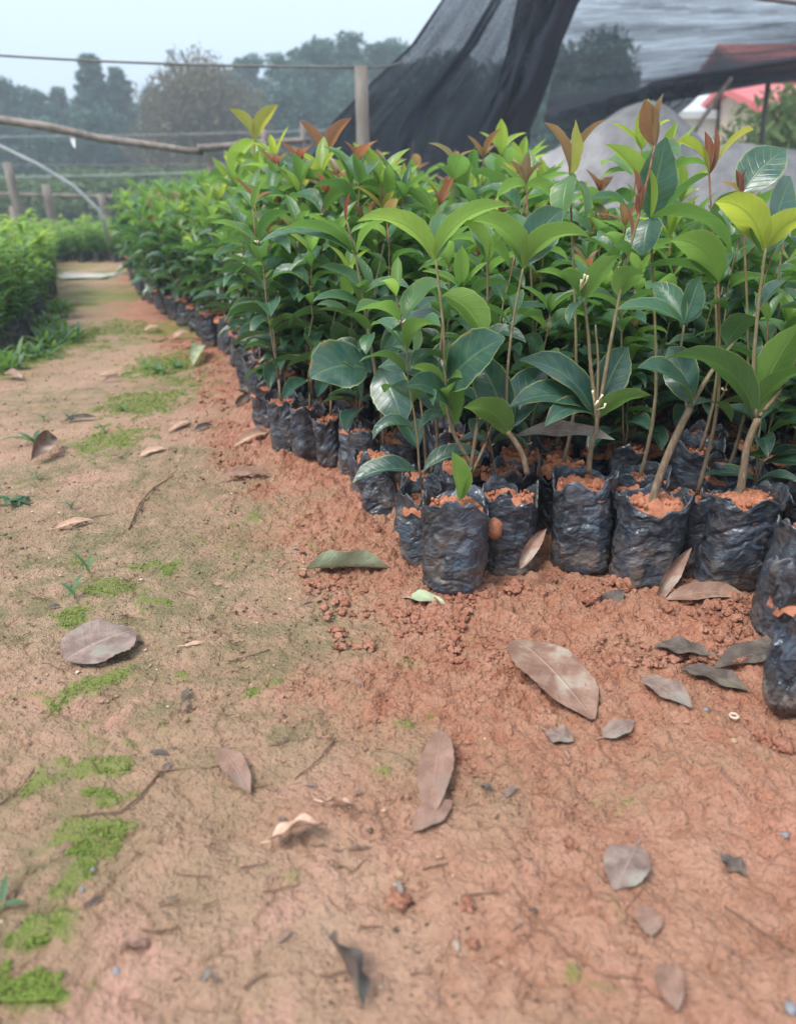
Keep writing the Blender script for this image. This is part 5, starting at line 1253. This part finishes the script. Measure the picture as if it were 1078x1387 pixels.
def house(px0, px1, peave, pridge, Yd, dep, roofm, wallm, label, ov=.35):
    x0 = P(px0, 200, Yd).x; x1 = P(px1, 200, Yd).x; ze = P(0, peave, Yd).z; zr = P(0, pridge, Yd+dep/2).z; cxm = (x0+x1)/2
    t = empty('house', (cxm, Yd+dep/2, 0)); tag(t, label, 'house')
    mb = MB(); mb.box((cxm, Yd+dep/2, ze/2-.05), (x1-x0, dep, ze+.1))
    o_ = len(mb.v); ym = Yd+dep/2
    mb.v += [(x0, Yd, ze), (x0, Yd+dep, ze), (x0, ym, zr-.08), (x1, Yd, ze), (x1, Yd+dep, ze), (x1, ym, zr-.08)]; mb.a += [(0, 0, 0)]*6; mb.t += [0]*6; mb.f += [(o_, o_+2, o_+1), (o_+3, o_+4, o_+5)]
    mb.obj('wall', M[wallm], t, smooth=False)
    mb = MB(); sl = (zr-ze)/(dep/2)
    for s_ in (-1, 1):
        ya = ym; yb = ym+s_*(dep/2+ov); zb = zr-sl*(dep/2+ov)
        o_ = len(mb.v); th_ = .08
        q = [(x0-ov, ya, zr), (x1+ov, ya, zr), (x1+ov, yb, zb), (x0-ov, yb, zb)]
        mb.v += [(a_, b_, c_+.05) for a_, b_, c_ in q]+[(a_, b_, c_-th_) for a_, b_, c_ in q]; mb.a += [(0, 0, 0)]*8; mb.t += [0]*8
        mb.f += [tuple(o_+k for k in f_) for f_ in ((0, 1, 2, 3), (7, 6, 5, 4), (3, 2, 6, 7), (0, 3, 7, 4), (1, 5, 6, 2))]
    mb.obj('roof', M[roofm], t, smooth=False)
    w_ = (x1-x0)
    for k in range(2):
        wx = x0+w_*(.3+.4*k); f_ = MB(); f_.box((wx, Yd-.02, ze*.62), (w_*.14, .10, ze*.28)); fo_ = f_.obj('window', M['white'], t, smooth=False)
        g_ = MB(); g_.box((wx, Yd-.085, ze*.62), (w_*.115, .04, ze*.23)); g_.obj('pane', M['glass'], fo_, smooth=False, local=t.location)
    d_ = MB(); d_.box((x0+w_*.5, Yd-.02, ze*.36), (w_*.1, .10, ze*.72)); d_.obj('door', M['bark'], t, smooth=False)
house(1052, 1300, 152, 118, 15, 5, 'roof_pink', 'wall', 'cream house with a pinkish red roof at the right edge', .25)
house(1030, 1400, 104, 62, 24, 7, 'roof_red', 'wall', 'house with a dark red roof seen through the sheer net')
house(893, 1000, 152, 128, 18, 4, 'metal_roof', 'white', 'small white shed with a pale metal roof left of the pink roof', .2)
# haze
HZ = D.materials.new('haze_air'); HZ.use_nodes = True; q = HZ.node_tree; q.nodes.clear(); ou = q.nodes.new('ShaderNodeOutputMaterial'); vo = q.nodes.new('ShaderNodeVolumePrincipled')
vo.inputs['Color'].default_value = (.78, .90, 1, 1); vo.inputs['Density'].default_value = .0068; vo.inputs['Anisotropy'].default_value = .2; q.links.new(vo.outputs[0], ou.inputs['Volume'])
mb = MB(); mb.box((0, 40, 5.5), (240, 100, 13.4)); hz = mb.obj('haze', HZ, smooth=False); tag(hz, 'thin pale haze hanging in the air over the nursery', 'haze', kind='stuff')

# ------------------------------------------------------------------ light
w = D.worlds.new('World'); S.world = w; w.use_nodes = True
nt = w.node_tree; bg = nt.nodes['Background']; sky = nt.nodes.new('ShaderNodeTexSky'); sky.sky_type = 'NISHITA'; sky.sun_disc = False
SE, SR = R(58), R(-130)
sky.sun_elevation = SE; sky.sun_rotation = SR; sky.dust_density = 4; sky.air_density = 1.2
mx = nt.nodes.new('ShaderNodeMix'); mx.data_type = 'RGBA'; mx.inputs[0].default_value = .72
tc = nt.nodes.new('ShaderNodeTexCoord'); sx = nt.nodes.new('ShaderNodeSeparateXYZ'); nt.links.new(tc.outputs['Generated'], sx.inputs[0])
cr = nt.nodes.new('ShaderNodeValToRGB'); nt.links.new(sx.outputs[2], cr.inputs[0])
cr.color_ramp.elements[0].color = (.56, .70, .88, 1); cr.color_ramp.elements[1].color = (.80, .90, 1.0, 1); cr.color_ramp.elements[1].position = .5
ml = nt.nodes.new('ShaderNodeMix'); ml.data_type = 'RGBA'; ml.blend_type = 'MULTIPLY'; ml.inputs[0].default_value = 1
nt.links.new(cr.outputs[0], ml.inputs[6]); ml.inputs[7].default_value = (9.3, 9.3, 9.3, 1)
nt.links.new(sky.outputs[0], mx.inputs[6]); nt.links.new(ml.outputs[2], mx.inputs[7]); nt.links.new(mx.outputs[2], bg.inputs[0]); bg.inputs[1].default_value = .10
L = D.lights.new('sun', 'SUN'); L.energy = 2.5; L.angle = R(25); L.color = (1, .96, .9)
lo_ = D.objects.new('sun', L); COL.objects.link(lo_)
sd = Vector((math.sin(SR)*math.cos(SE), math.cos(SR)*math.cos(SE), math.sin(SE)))
lo_.rotation_euler = (-sd).to_track_quat('-Z', 'Y').to_euler()
S.view_settings.view_transform = 'Standard'; S.view_settings.look = 'None'; S.view_settings.gamma = 1; S.view_settings.exposure = 0.86
S.cycles.use_denoising = True; S.cycles.max_bounces = 6; S.cycles.transparent_max_bounces = 12; S.cycles.volume_bounces = 0
S.cycles.use_adaptive_sampling = True
